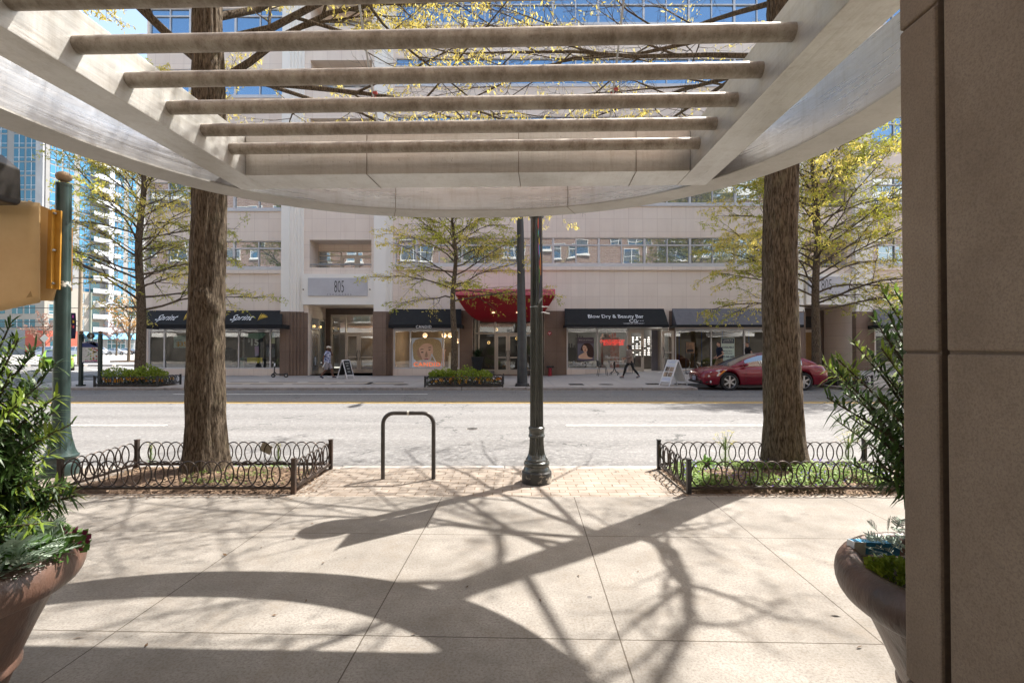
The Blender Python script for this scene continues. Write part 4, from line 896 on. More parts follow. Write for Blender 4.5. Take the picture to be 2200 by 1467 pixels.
# red entrance canopy
REDT=M('skylit_red_fascia',(.62,.12,.19),(.57,.11,.17),2,.35,spec=.6); REDU=M('deep_red_soffit',(.36,.014,.024),(.32,.012,.020),2,.4,spec=.5)  # fascia red lightened towards pink, sky light put into its colour
rc=CB
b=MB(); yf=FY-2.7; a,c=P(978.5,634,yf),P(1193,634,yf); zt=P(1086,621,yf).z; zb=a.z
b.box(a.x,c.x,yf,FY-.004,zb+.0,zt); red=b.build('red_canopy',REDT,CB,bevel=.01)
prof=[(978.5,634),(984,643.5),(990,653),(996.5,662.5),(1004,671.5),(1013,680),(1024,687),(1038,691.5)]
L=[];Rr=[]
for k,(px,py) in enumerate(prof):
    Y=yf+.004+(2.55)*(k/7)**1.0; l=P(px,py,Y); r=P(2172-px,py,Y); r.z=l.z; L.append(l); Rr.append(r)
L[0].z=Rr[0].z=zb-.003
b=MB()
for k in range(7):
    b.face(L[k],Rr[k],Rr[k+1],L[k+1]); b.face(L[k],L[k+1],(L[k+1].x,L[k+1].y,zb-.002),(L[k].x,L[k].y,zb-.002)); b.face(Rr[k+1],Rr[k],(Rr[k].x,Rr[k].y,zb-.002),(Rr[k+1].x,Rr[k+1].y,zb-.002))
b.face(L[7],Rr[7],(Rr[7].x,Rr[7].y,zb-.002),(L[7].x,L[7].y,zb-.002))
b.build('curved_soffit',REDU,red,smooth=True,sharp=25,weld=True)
DL=EM('downlight',(1,.78,.45),.5)
b=MB()
for px,py in ((1060,671.5),(1112,671.5)): 
    q=P(px,py,L[4].y-.02); b.ell(q+Vector((0,0,-.0)),.085,.09,.035,12,6)
b.build('downlight',DL,red,smooth=True)
# shop fronts ------------------------------------------------------------
def shopfront(a,c,zb,zt,mull,glass=SHOPG,mat=FRAMEW,tr=None,name='shop_window'):
    y=FY+.09; g=MB(); g.face((a,y,zb),(c,y,zb),(c,y,zt),(a,y,zt)); w=g.build(name,glass,CB)
    f=MB(); f.box(a,c,y-.07,y-.003,zb,zb+.07); f.box(a,c,y-.07,y-.003,zt-.06,zt)
    for x in [a+.035]+mull+[c-.035]: f.box(x-.035,x+.035,y-.068,y-.004,zb+.07,zt-.06)
    if tr: f.box(a,c,y-.065,y-.0045,tr-.03,tr+.03)
    f.build('frame',mat,w); return w
def room(a,c,zb,zt,d,wall=INW,floor=INF,name='interior'):
    b=MB(); y0=FY+.13; y1=FY+d
    b.face((a,y1,zb),(c,y1,zb),(c,y1,zt),(a,y1,zt)); b.face((a,y0,zb),(a,y1,zb),(a,y1,zt),(a,y0,zt)); b.face((c,y1,zb),(c,y0,zb),(c,y0,zt),(c,y1,zt)); b.face((a,y0,zt),(a,y1,zt),(c,y1,zt),(c,y0,zt))
    b.c=1; b.face((a,y0,zb),(c,y0,zb),(c,y1,zb),(a,y1,zb)); return b.build(name,[wall,floor],CB)
shopfront(*shops[0],[FX(p) for p in (352,427,512,580)],tr=FZ(712)); room(XL+.1,FX(640),.05,FZ(700),5.5)
def displays(a,c,zb,seed,cols,n,y0=1.0,y1=4.6):
    rr=random.Random(seed)
    for k in range(n):
        x=rr.uniform(a+.3,c-.6); y=FY+rr.uniform(y0,y1); w=rr.uniform(.3,1.1); h=rr.choice((.75,.9,1.3,1.9)); b=MB(); b.box(x,x+w,y,y+.35,zb,zb+h); b.box(x-.04,x+w+.04,y-.05,y+.4,zb+h+.001,zb+h+.05)
        for j in range(int(w/.16)): b.box(x+.03+j*.16,x+.11+j*.16,y+.05,y+.2,zb+h+.0505,zb+h+.07+rr.uniform(.08,.28))
        b.build('display_shelf',cols[k%len(cols)],CB)
DC=[M('display_white',(.5,.5,.48),(.35,.35,.34),4,.5),M('display_wood',(.30,.17,.08),(.2,.11,.05),3,.5),M('display_dark',(.05,.05,.055),None,4,.5),M('display_teal',(.10,.28,.27),(.4,.4,.38),5,.5),M('display_rose',(.45,.16,.15),(.5,.45,.4),5,.5)]
displays(XL+.6,FX(600),.05,1,[DC[2],DC[0],DC[3]],7); displays(FX(848),FX(985),.05,2,[DC[1],DC[0],DC[4]],5,2.2); displays(FX(1220),FX(1345),.2,3,[DC[2],DC[4],DC[0]],5)
shopfront(*shops[1],[FX(881),FX(952.5)],tr=FZ(710)); room(FX(843),FX(1000),.05,FZ(700),5.5,M('tan_interior',(.30,.22,.14),(.2,.15,.10),.8,.8))
shopfront(*shops[2],[FX(1284)],tr=FZ(710)); room(FX(1217),FX(1440),.2,FZ(697),5.5,INL)
shopfront(*shops[4],[FX(1528.5),FX(1600),FX(1660)],SHOPD,tr=FZ(710)); 
b=MB(); b.box(FX(1450),FX(1699),FY+.9,FY+.95,.2,FZ(700)); b.build('paper_lining',BROWNP,CB)
BTAPE=M('blue_tape',(.02,.07,.25),None,3,.7); b=MB()
for px in (1470,1520,1566,1625,1672): b.box(FX(px),FX(px)+.05,FY+.895,FY+.8995,.2,FZ(702))
b.build('blue_tape',BTAPE,CB)
shopfront(*shops[5],[FX(p) for p in (1950,2020,2090,2160)],SHOPD,tr=FZ(710)); room(FX(1878),XR-.5,.2,FZ(700),5)
# doors ------------------------------------------------------------------
def door(a,c,zb,zt,y,fr=.11,mid=.95,hx=None,mat=FRAMEB,glass=SHOPG,name='door'):
    f=MB(); f.box(a,a+fr,y-.05,y,zb,zt); f.box(c-fr,c,y-.05,y,zb,zt); f.box(a+fr,c-fr,y-.05,y,zb,zb+.22); f.box(a+fr,c-fr,y-.05,y,zt-fr,zt)
    if mid: f.box(a+fr,c-fr,y-.045,y-.005,zb+mid-.035,zb+mid+.035)
    d=f.build(name,mat,CB); g=MB(); g.face((a+fr,y-.02,zb+.22),(c-fr,y-.02,zb+.22),(c-fr,y-.02,zt-fr),(a+fr,y-.02,zt-fr)); g.build('pane',glass,d)
    hx=hx if hx is not None else (c-fr*.5); s=1 if hx>(a+c)/2 else -1
    h=MB(); h.tube([(hx,y-.055,zb+1.35),(hx-.02*s,y-.11,zb+1.25),(hx-.05*s,y-.13,zb+1.05),(hx-.02*s,y-.11,zb+.85),(hx,y-.055,zb+.75)],.016,8); h.build('handle',M('handle_dark',(.06,.06,.06),None,3,.35,metal=.6),d,smooth=True); return d
def screen(a,c,zb,zt,y,xs,zs,glass=SHOPD,mat=FRAMEB,name='glass_screen'):
    g=MB(); g.face((a,y,zb),(c,y,zb),(c,y,zt),(a,y,zt)); w=g.build(name,glass,CB); f=MB()
    for x in [a+.04]+xs+[c-.04]: f.box(x-.04,x+.04,y-.08,y-.003,zb,zt)
    xx=sorted([a+.04]+xs+[c-.04])
    for z in zs:
        for i in range(len(xx)-1): f.box(xx[i]+.04,xx[i+1]-.04,y-.075,y-.004,z-.035,z+.035)
    f.build('frame',mat,w); return w
# recess 1
ye=FY+2.55
def PXY(px,Y): return P(px,746,Y).x
def PZY(py,Y): return P(1100,py,Y).z
b=MB(); b.box(entr[0][0]+.003,entr[0][1]-.003,ye,ye+.04,-.03,FZ(655)); 
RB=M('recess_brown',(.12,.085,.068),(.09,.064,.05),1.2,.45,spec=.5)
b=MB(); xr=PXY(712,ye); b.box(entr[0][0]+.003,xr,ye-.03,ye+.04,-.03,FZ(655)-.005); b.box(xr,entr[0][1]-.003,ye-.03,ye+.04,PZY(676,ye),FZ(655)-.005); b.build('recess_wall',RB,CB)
screen(xr,entr[0][1]-.003,0.02,PZY(676,ye),ye-.04,[PXY(744,ye)],[.06,PZY(716,ye),PZY(677.5,ye)])
dm=PXY(773,ye)
door(PXY(746,ye),dm-.01,.03,PZY(717,ye)-.04,ye-.14,hx=dm-.06); door(dm+.01,PXY(804,ye)+.2,.03,PZY(717,ye)-.04,ye-.14,hx=dm+.06)
room_=MB(); room_.box(xr,entr[0][1],ye+3,ye+3.05,0,3); room_.face((xr,ye,0),(entr[0][1],ye,0),(entr[0][1],ye+3,0),(xr,ye+3,0)); room_.build('lobby',M('lobby_wood',(.17,.095,.05),(.11,.062,.035),1.2,.7),CB)
# side door of recess 1, facing right
f=MB(); xs_=entr[0][0]+.006; f.box(xs_,xs_+.05,FY+.35,FY+1.35,.05,2.5); f.box(xs_,xs_+.05,FY+1.4,FY+2.3,.4,3.2); f.build('side_door',FRAMEB,CB)
f=MB(); f.box(xs_+.051,xs_+.056,FY+.47,FY+1.23,.25,2.35); f.box(xs_+.051,xs_+.056,FY+1.47,FY+2.22,.5,3.1); f.box(xs_+.051,xs_+.056,FY+.4,FY+1.3,2.58,3.2); f.build('side_pane',UPG,CB)
LAMPW=EM('warm_bulb',(1,.62,.22),.6)
b=MB(); 
for y in (.6,1.5): b.ell((xs_+.10,FY+y,2.75),.05,.05,.07,8,6)
b.build('wall_lamp',LAMPW,CB,smooth=True)
b=MB(); b.box(xs_+.057,xs_+.062,FY+.75,FY+.95,.55,1.0); b.build('door_notice',M('notice_blue',(.3,.4,.5),(.7,.7,.7),20,.6),CB)
# entrance 2 under the red canopy
y2=FY+.62; e=entr[1]
screen(e[0]+.01,e[1]-.01,.03,FZ(657)-.3,y2,[PXY(1029,y2),PXY(1064,y2),PXY(1120,y2)],[.28,PZY(716.5,y2)],SHOPG)
d1=PXY(1091.5,y2); door(PXY(1065,y2)+.03,d1-.01,.04,PZY(717,y2)-.04,y2-.09,hx=d1-.06); door(d1+.01,PXY(1119,y2),.04,PZY(717,y2)-.04,y2-.09,hx=d1+.06)
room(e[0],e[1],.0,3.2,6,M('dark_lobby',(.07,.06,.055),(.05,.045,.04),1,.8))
c,w,h=onfacade(1089,1100,707,713,y2-.02); lettering([(('805',c,w,h,UX,UZ),dict(bold=.01))],BLK,CB,'door_number')
b=MB(); b.box(e[0],e[1],y2-.6,y2+.02,-.01,.03); b.build('threshold',BRN,CB)
b=MB()
for px,py in ((1067,708),(1050,736),(1110,727)): q=P(px,py,y2+1.2); b.tube([q+Vector((.07*math.cos(t*.628),0,.07*math.sin(t*.628))) for t in range(10)],.012,6,closed=True)
b.build('ring_lamp',LAMPW,CB,smooth=True)
def room_light(x,y,z,e,col=(1,.86,.7)):
    l=bpy.data.lights.new('room_light','POINT'); l.energy=e; l.color=col; l.shadow_soft_size=.2; o=bpy.data.objects.new('room_light',l); COL.objects.link(o); o.location=(x,y,z)
room_light(FX(1375),FY+2.6,2.5,40,(1,.95,.88)); room_light(FX(1290),FY+2.2,2.7,10); room_light(FX(760),FY+4.2,2.7,40); room_light(FX(540),FY+2.4,2.8,45,(1,.95,.9)); room_light(FX(370),FY+2.4,2.8,40,(1,.95,.9)); room_light(FX(1090),FY+2.6,2.6,25)
# salon door and opening
zs=.25; ysd=FY+.10
door(FX(1350),FX(1384),zs,FZ(709),ysd,fr=.16,mid=1.15,hx=FX(1381))
f=MB(); f.box(FX(1349),FX(1437),ysd-.07,ysd,FZ(709)+.01,FZ(706)); f.box(FX(1419.5),FX(1422),ysd+.0,ysd+.9,zs,FZ(709)); f.build('door_frame',FRAMEB,CB)
b=MB(); b.box(FX(1385),FX(1420),FY+1.9,FY+1.95,zs,2.9) if False else None
door(FX(1419),FX(1445)-.02,zs-.02,FZ(711),FY-.25,fr=.12,mid=1.05,hx=FX(1421))
b=MB(); b.box(FX(1406),FX(1419.5),FY+.55,FY+.6,zs,FZ(708)); b.build('grey_partition',M('grey_partition',(.20,.20,.23),None,1,.8),CB)
BULB=EM('mirror_bulb',(1,.93,.85),.5)
b=MB()
for i in range(7):
    for j in range(9):
        if (i+j)%5==3: continue
        q=P(1360+i*8.4,725+j*4.6,FY+3.2); b=MB(); b.xbox(q,.15 if (i*j)%3 else .09,.03,.055); b.build('mirror_light',BULB,CB)
b=MB(); q=P(1375,765,FY+2.4); b.box(q.x-.6,q.x+1.1,FY+2.3,FY+2.7,q.z-.05,q.z); b.box(q.x-.5,q.x+1.0,FY+2.35,FY+2.65,zs,q.z-.051); b.build('salon_counter',INL,CB)
# recess 3 on the right
y3=FY+2.4; a,c=entr[2][0]+.003,entr[2][1]-.003
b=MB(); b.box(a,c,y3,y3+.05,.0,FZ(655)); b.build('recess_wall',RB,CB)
b=MB(); b.box(a+.02,PXY(1748,y3),y3-.08,y3-.002,.15,PZY(708,y3)); b.build('door_frame',FRAMEB,CB)
b=MB(); b.box(a+.1,PXY(1744,y3)-.06,y3-.085,y3-.081,.25,PZY(714,y3)); b.build('papered_door',M('orange_paper',(.28,.17,.07),None,2,.8),CB)
b=MB(); b.box(PXY(1744,y3)-.055,PXY(1744,y3)-.01,y3-.09,y3-.081,.2,PZY(711,y3)); b.build('blue_tape',BTAPE,CB)
b=MB(); b.box(a+.02,PXY(1745,y3),y3-.085,y3-.081,PZY(704,y3),PZY(680,y3)); b.build('dark_transom',BLK,CB)
# red diamond and hanging bits
dm_=thing('fire_sign','small red diamond sign on the brown granite pier','sign',P(1181,716,FY-.06))
q=P(1180.5,716,FY-.0525); r_=.14; b=MB(); b.prism([(q.x-r_,q.z),(q.x,q.z-r_),(q.x+r_,q.z),(q.x,q.z+r_)],FY-.07,FY-.054,'y'); b.build('plate',M('sign_red',(.38,.03,.05),None,4,.5),dm_)
b=MB(); b.box(q.x-.07,q.x+.07,FY-.073,FY-.0705,q.z,q.z+.03); b.ell((q.x,FY-.0715,q.z-.05),.022,.002,.022,10,6); b.build('marking',WHT,dm_)
sp=thing('standpipe','red twin outlet standpipe at the foot of the brown pier','standpipe',(FX(1181),FY-.25,0)); x=FX(1181)
b=MB(); b.lathe([(.13,0),(.13,.05),(.10,.06),(.095,.36),(.11,.37),(.11,.42),(.05,.43)],x,FY-.25,0,16); b.build('body',M('standpipe_red',(.33,.02,.04),(.25,.02,.03),8,.4),sp,smooth=True)
b=MB(); b.tube([(x-.15,FY-.3,.50),(x+.15,FY-.3,.50)],.045,10); b.lathe([(.04,.42),(.04,.5)],x,FY-.28,0,10)
for s in (-1,1): b.ell((x+s*.16,FY-.31,.50),.06,.06,.06,10,6)
b.build('outlet',BLACKP,sp,smooth=True)
# entrance pot with plant
for px,lab_ in ((1026,'tall dark tapered pot with spiky plant left of the entrance doors'),(1150,'tall dark tapered pot with spiky plant right of the entrance doors')):
    x=P(px,790,FY-.2).x; y=FY-.35; o=thing('entrance_pot',lab_,'pot',(x,y,0),'pots at the red canopy entrance'); b=MB(); b.lathe([(.20,0),(.21,.02),(.33,.98),(.35,1.0),(.35,1.04),(.29,1.04),(.27,.95)],x,y,0,20,caps=False); b.build('pot',M('pot_black',(.03,.032,.036),None,4,.5),o,smooth=True)
    rr=random.Random(px); b=MB()
    for k in range(150):
        a=rr.uniform(0,6.28); el=rr.uniform(.2,1.4); blade(b,Vector((x+rr.gauss(0,.1),y+rr.gauss(0,.1),.95+rr.uniform(0,.35))),Vector((math.cos(a)*math.cos(el),math.sin(a)*math.cos(el),math.sin(el))),rr.uniform(.25,.5),.022,.25,Vector((0,0,1)))
    b.build('leaves',LEAF('dark_pot_leaf',(.02,.05,.018),(.035,.07,.025),.2),o)
# =============================================================== posters and signs in the windows
def flat(name,label,cat,px0,px1,py0,py1,Y,mat,group=None,th=.01):
    c,w,h=onfacade(px0,px1,py0,py1,Y); o=thing(name,label,cat,c,group); b=MB(); b.box(c.x-w/2,c.x+w/2,Y,Y+th,c.z-h/2,c.z+h/2); b.build('sheet',mat,o); return o
def blob(o,name,pts,Y,mat,n=3):
    """a smooth flat shape printed on a poster, outline in photo pixels"""
    q=[Vector((p[0],p[1])) for p in pts]
    for _ in range(n):
        r=[]
        for i in range(len(q)): a,c=q[i],q[(i+1)%len(q)]; r+= [a*.75+c*.25,a*.25+c*.75]
        q=r
    b=MB(); b.face(*[P(v.x,v.y,Y) for v in q]); return b.build(name,mat,o)
YP=FY+.078
SK=M('print_skin',(.80,.53,.38),(.70,.45,.32),3,.6); SKD=M('print_skin_shade',(.50,.30,.20),None,3,.6); HAIRB=M('print_blond',(.66,.50,.27),(.30,.20,.10),14,.6,stretch=(6,1,1)); HAIRD=M('print_dark_hair',(.06,.025,.022),(.035,.015,.015),8,.6); LIP=M('print_lips',(.40,.05,.08),None,3,.5); EYE=M('print_eye',(.03,.025,.03),None,3,.5); BLUEP=M('print_blue',(.60,.70,.82),(.72,.78,.86),1.2,.6)
po=flat('poster','large portrait poster of a blond face in the shop window','poster',884,950,726,790,YP,BLUEP)
blob(po,'hair',[(886,728),(950,727),(949,784),(938,786),(915,780),(893,778),(887,760)],YP-.004,HAIRB)
blob(po,'face',[(899,742),(903,732),(917,729),(927,735),(931,750),(930,764),(926,773),(915,776),(905,771),(900,757)],YP-.008,SK)
blob(po,'shade',[(899,745),(902,760),(908,772),(902,772),(895,760)],YP-.010,SKD)
blob(po,'eye',[(903,756.5),(907,755),(911,756.5),(907,758.3)],YP-.012,EYE,2); blob(po,'eye',[(919.5,751.5),(923,750.3),(926,751),(923,753)],YP-.012,EYE,2)
blob(po,'brow',[(901,751.5),(906,749),(912,750.5),(906,751)],YP-.012,HAIRD,2); blob(po,'brow',[(918,747),(924,745),(928,746.5),(923,747)],YP-.012,HAIRD,2)
blob(po,'nose',[(915,754),(917,754),(919.5,765),(917,768),(912.5,767)],YP-.011,SKD,2); blob(po,'mouth',[(910,772),(916,770),(922,771),(917,774.5)],YP-.012,LIP,2)
blob(po,'fringe',[(897,752),(899,738),(908,728),(922,727),(932,733),(935,748),(929,741),(920,737),(910,738),(903,744)],YP-.0115,HAIRB,1)
blob(po,'hair_lock',[(892,765),(896,745),(904,735),(914,732.5),(924,735),(931,741),(934,752),(934,770),(940,784),(949,784),(950,740),(940,727),(905,726),(888,732),(887,760),(890,775)],YP-.0125,HAIRB,1)
blob(po,'drape',[(888,777),(910,772),(930,774),(950,782),(950,790),(886,790)],YP-.013,M('print_drape',(.8,.74,.68),(.5,.48,.48),6,.6))
ORG=EM('orange_letters',(1,.22,.06),.2); c,w,h=onfacade(889,946,778,787,YP-.03); lettering([(('CANDID',c,w,h,UX,UZ),dict(space=1.15,bold=.0))],ORG,po)
for pts in ([(921.5,778),(923.5,778),(929,760),(927.6,758.5)],[(927.6,758.5),(926.5,761),(935.5,778),(938,778)]): blob(po,'letter_stroke',pts,YP-.035,WHT,0)
GL=EM('pendant_globe',(1,.66,.38),.3)
for k,(px,py) in enumerate(((913,720),(954,720),(967,720),(984,732))):
    q=P(px,py,FY+2.2); o=thing('pendant_lamp',['round glowing pendant lamp above the portrait poster','round glowing pendant lamp at the frame right of the portrait','round glowing pendant lamp just left of the slim trunk','round glowing pendant lamp at the right edge of the portrait shop'][k],'lamp',q); b=MB(); b.ell(q,.14,.14,.14,16,10); b.build('globe',GL,o,smooth=True); pl_=bpy.data.lights.new('pendant_light','POINT'); pl_.energy=9; pl_.color=(1,.80,.58); pl_.shadow_soft_size=.15; lo_=bpy.data.objects.new('pendant_light',pl_); COL.objects.link(lo_); lo_.location=q+Vector((0,-.05,-.3)); b=MB(); b.tube([q+Vector((0,0,.14)),(q.x,q.y,FZ(700))],.008,5); b.build('cord',BLK,o)
po=flat('poster','portrait poster of a dark haired face with red lips','poster',1241,1276,725,775,YP,M('print_mauve',(.09,.075,.11),(.13,.10,.14),1.5,.6))
blob(po,'backdrop',[(1241,738),(1276,738),(1276,772),(1241,772)],YP-.003,M('print_slate',(.17,.17,.24),(.12,.12,.17),2,.6),0)
blob(po,'shoulder',[(1242,771),(1243,764),(1250,760),(1255,757),(1261,757),(1262,764),(1270,766),(1275,771)],YP-.004,SK)
blob(po,'hair',[(1246,755),(1250,742),(1256,737),(1266,737),(1274,744),(1276,757),(1275,768),(1266,768),(1260,762),(1263,752)],YP-.006,HAIRD)
blob(po,'face',[(1251,745),(1255,739),(1260,740),(1263,747),(1262,754),(1258,758),(1253,755)],YP-.008,SK)
blob(po,'hair_lock',[(1252,742),(1256,737.5),(1264,738),(1267,748),(1263,754),(1261,745),(1256,741)],YP-.0095,HAIRD)
blob(po,'eye',[(1252.5,746.5),(1254.5,745.7),(1256.5,746.6),(1254.5,747.4)],YP-.010,EYE,2); blob(po,'eye',[(1258.5,746.8),(1260.2,746),(1262,747),(1260.2,747.6)],YP-.010,EYE,2); blob(po,'nose',[(1257,747),(1258,747),(1258.6,750.4),(1256.4,750.4)],YP-.010,SKD,2); blob(po,'mouth',[(1254.8,752.4),(1257.3,751.4),(1260,752.3),(1257.3,754.2)],YP-.010,LIP,2)
c,w,h=onfacade(1244,1273,729.5,732,YP-.01); lettering([(('Blowouts & Makeup',c,w,h,UX,UZ),{})],WHT,po)
ns=thing('neon_sign','red glowing letter sign hanging in the salon window','neon sign',P(1316,736,FY+.3)); NEON=EM('neon_red',(1,.03,.02),.55)
q1=onfacade(1289.5,1342,729.5,736,FY+.3); q2=onfacade(1297,1340,735.5,742,FY+.3)
lettering([(('CHARLES GREGORY',*q1,UX,UZ),dict(bold=-.012)),(('BLOW DRY BAR',*q2,UX,UZ),dict(bold=-.012))],NEON,ns,'tubes')
b=MB()
for px in (1292,1340): q=P(px,730,FY+.31); b.tube([q,(q.x,q.y,FZ(703))],.004,4)
b.build('wire',BLK,ns)
wl=thing('window_lettering','white lettering stuck on the salon window panes','lettering',P(1290,780,FY+.08)); FW=M('frosted_letters',(.72,.74,.74),None,5,.7)
for t_,q_ in (('Makeup',(1300,1329,764,772)),('Blow',(1232,1251,776,784)),('Outs',(1254,1271,776,784)),('and',(1296,1307,777,783)),('Extensions',(1310,1345,777,783))): lettering([((t_,*onfacade(*q_,FY+.08),UX,UZ),{})],FW,wl,'letters')
MINT=M('print_mint',(.62,.74,.68),(.56,.68,.62),2,.6); NAVY=M('print_navy',(.02,.05,.10),None,2,.6)
po=flat('lease_sign','pale green lease sign reading available in the grey awning shop window','sign',1549.5,1578,726,775,YP,MINT)
blob(po,'header',[(1550.5,727.5),(1577,727.5),(1577,737.5),(1550.5,737.5)],YP-.003,NAVY,0)
lettering([(('LAVISTA',*onfacade(1553,1575,729,733.5,YP-.006),UX,UZ),{}),(('ASSOCIATES INC',*onfacade(1553,1575,734.7,736.3,YP-.006),UX,UZ),{})],WHT,po)
lettering([(('AVAILABLE',*onfacade(1551,1576.5,744,748,YP-.005),UX,UZ),dict(bold=.025)),(('Mindy Elms',*onfacade(1554,1573,753,756,YP-.005),UX,UZ),dict(bold=.02)),(("Ed O'Connor",*onfacade(1553,1574,757.5,760.5,YP-.005),UX,UZ),dict(bold=.02)),(('770-448-6400',*onfacade(1551,1577,764,768.5,YP-.005),UX,UZ),dict(bold=.025)),(('www.lavista.com',*onfacade(1553,1575,771,773,YP-.005),UX,UZ),{})],NAVY,po,'print')
PALEP=M('print_pale_green',(.50,.60,.52),(.44,.54,.46),2,.6)
po=flat('poster','pale poster with orange price behind the left shop pane','poster',373,404,721,747,FY+.5,PALEP)
lettering([(('$35.',*onfacade(379,404,734,745,FY+.49),UX,UZ),dict(bold=.02))],M('print_amber',(.65,.33,.02),None,2,.6),po,'price'); lettering([(('unlimited',*onfacade(375,390,729,731.5,FY+.49),UX,UZ),{}),(('plans for',*onfacade(375,388,732.5,735,FY+.49),UX,UZ),{})],BLK,po,'print')
po=flat('poster','dark poster with white price numerals above a yellow band','poster',525,565,716,768,FY+.5,M('print_black',(.02,.025,.025),None,2,.5))
lettering([(('15',*onfacade(539,556,727.5,743,FY+.49),UX,UZ),dict(bold=.04)),(('$',*onfacade(532.5,537,728,736,FY+.49),UX,UZ),dict(bold=.02))],M('print_grey_white',(.55,.60,.57),None,2,.6),po,'price')
blob(po,'swoosh',[(517,717),(540,716),(575,714),(560,730),(540,727),(525,724)],FY+.485,M('print_green',(.20,.36,.26),None,2,.6),1)
blob(po,'phone',[(547,744),(556,743),(556,764),(548,765)],FY+.485,M('print_screen',(.28,.33,.55),(.5,.3,.5),1.5,.5),0)
po=flat('counter_banner','yellow banner on the display stand in the phone shop window','banner',531,564,768,779,FY+.42,M('banner_yellow',(.55,.48,.04),(.5,.42,.03),2,.6)); b=MB(); q=P(547,785,FY+.6); b.box(q.x-.5,q.x+.5,FY+.45,FY+.9,.3,P(547,770,FY+.45).z); b.build('stand',BLK,po)
po=flat('poster','small blue and yellow poster beside the pilaster in the phone shop','poster',583,591,713,738,FY+.3,M('print_sky',(.45,.6,.7),(.6,.6,.3),1.5,.6))
# =============================================================== far side street furniture
def fpost(px,Y,label):
    pass
c=G(1122,829,0); x=P(1122,746,c.y).x; fp=thing('lamp_pole','tall plain black pole on the far sidewalk beside the red awning','pole',(x,c.y,0))
top=P(1117.5,470,c.y); b=MB(); b.tube([(x,c.y,0.1),(x-.02,c.y,2.5),(top.x,c.y,top.z),(top.x-.03,c.y,9.0)],[.21,.18,.135,.09],16); b.build('shaft',M('black_pole_paint',(.03,.033,.038),(.045,.048,.052),4,.35),fp,smooth=True)
b=MB(); b.box(x-.3,x+.3,c.y-.28,c.y+.28,0,.035); b.lathe([(.27,.035),(.25,.10),(.21,.12)],x,c.y,0,16)
for sx in (-.24,.24):
    for sy in (-.22,.22): b.tube([(x+sx,c.y+sy,.03),(x+sx,c.y+sy,.10)],.03,6)
b.build('base_plate',BLACKP,fp,smooth=True)
b=MB(); b.tube([(top.x,c.y,8.9),(top.x,c.y-.6,9.3),(top.x,c.y-1.8,9.4)],.05,8); b.ell((top.x,c.y-2.1,9.36),.16,.42,.09,12,6); b.build('lamp_arm',BLACKP,fp,smooth=True)
# lamp post behind the green post carrying the dark banner
x=P(140,746,19.6).x; bpole=thing('street_lamp','dark lamp post with a dark blue banner behind the green post','street lamp',(x,19.6,0))
b=MB(); b.lathe([(.2,0),(.19,.3),(.09,.45),(.075,4.2)],x,19.6,0,16); b.build('post',BLACKP,bpole,smooth=True)
b=MB(); b.ell((x,19.6,4.4),.2,.2,.28,16,10); b.build('globe',M('frosted_globe_far',(.75,.75,.73),None,3,.35),bpole,smooth=True)
q0=P(147,727,19.55); q1=P(162,673,19.55); b=MB(); n=8
for i in range(n):
    za,zb=q0.z+(q1.z-q0.z)*i/n,q0.z+(q1.z-q0.z)*(i+1)/n; f_=lambda z:.03*math.sin((z-q0.z)*3)
    b.face((q0.x-.15,19.55+f_(za),za),(q1.x+f_(za),19.55,za),(q1.x+f_(zb),19.55,zb),(q0.x-.15,19.55+f_(zb),zb))
ban=b.build('banner',weld=True,smooth=True,mats=M('banner_navy',(.018,.015,.05),None,3,.8),parent=bpole); mm=ban.modifiers.new('s','SOLIDIFY'); mm.thickness=.01
b=MB(); b.tube([(x,19.58,q1.z),(q1.x,19.55,q1.z)],.014,6); b.tube([(x,19.58,q0.z),(q1.x,19.55,q0.z)],.014,6); b.build('banner_arm',BLACKP,bpole)
for k,(u,v,cc) in enumerate(((148.5,679,0),(155,680,4),(149,690,3),(156,691,5),(150,700,1),(156,702,0),(149,712,2))):
    p_=P(u,v,19.5); b=MB(); b.box(p_.x,p_.x+.06,19.5,19.505,p_.z-.05,p_.z+.05); b.build('banner_patch',bpy.data.materials['banner_colour'+('' if cc==0 else '.%03d'%cc)],ban)
# map kiosk
YK=19.75
kx0,kx1=P(174.5,746,YK).x,P(215.5,746,YK).x; kq=thing('map_kiosk','green framed map kiosk with round emblem on the far corner','map kiosk',((kx0+kx1)/2,YK,0))
KG=M('kiosk_green',(.018,.032,.028),(.025,.04,.035),5,.45)
for xx in (kx0,kx1):
    b=MB(); zt_=P(0,718,YK).z; b.box(xx-.055,xx+.055,YK-.055,YK+.055,.06,zt_); b.box(xx-.11,xx+.11,YK-.11,YK+.11,0,.06); p_=b.build('post',KG,kq); b=MB(); b.ell((xx,YK,zt_+.07),.075,.075,.07,12,8); b.build('finial',M('bronze',(.16,.09,.05),None,4,.45),p_,smooth=True)
def ZK(y): return P(195,y,YK).z
b=MB(); x0_,x1_=kx0+.07,kx1-.07; b.box(x0_,x1_,YK-.03,YK+.03,ZK(780),ZK(735)); pn=b.build('map_panel',M('map_paper',(.62,.62,.60),(.5,.52,.5),14,.6),kq)
b=MB(); b.prism([(x0_,ZK(746)),(x1_,ZK(746)),(x1_,ZK(737)),((x0_*.8+x1_*.2),ZK(733.5)),((x0_+x1_)/2,ZK(732)),((x0_*.2+x1_*.8),ZK(733.5)),(x0_,ZK(737))][::1],YK-.04,YK+.035,'y'); hd=b.build('header',M('kiosk_blue',(.015,.03,.14),None,3,.5),kq)
lettering([(('MIDTOWN',*onfacade(184,209,733.8,736.3,YK-.045),UX,UZ),dict(space=1.5))],WHT,hd)
rr=random.Random(5); b=MB(); b.box(x0_,x1_,YK-.036,YK-.031,ZK(780),ZK(777.5)); b.build('footer',bpy.data.materials['kiosk_blue'],pn)
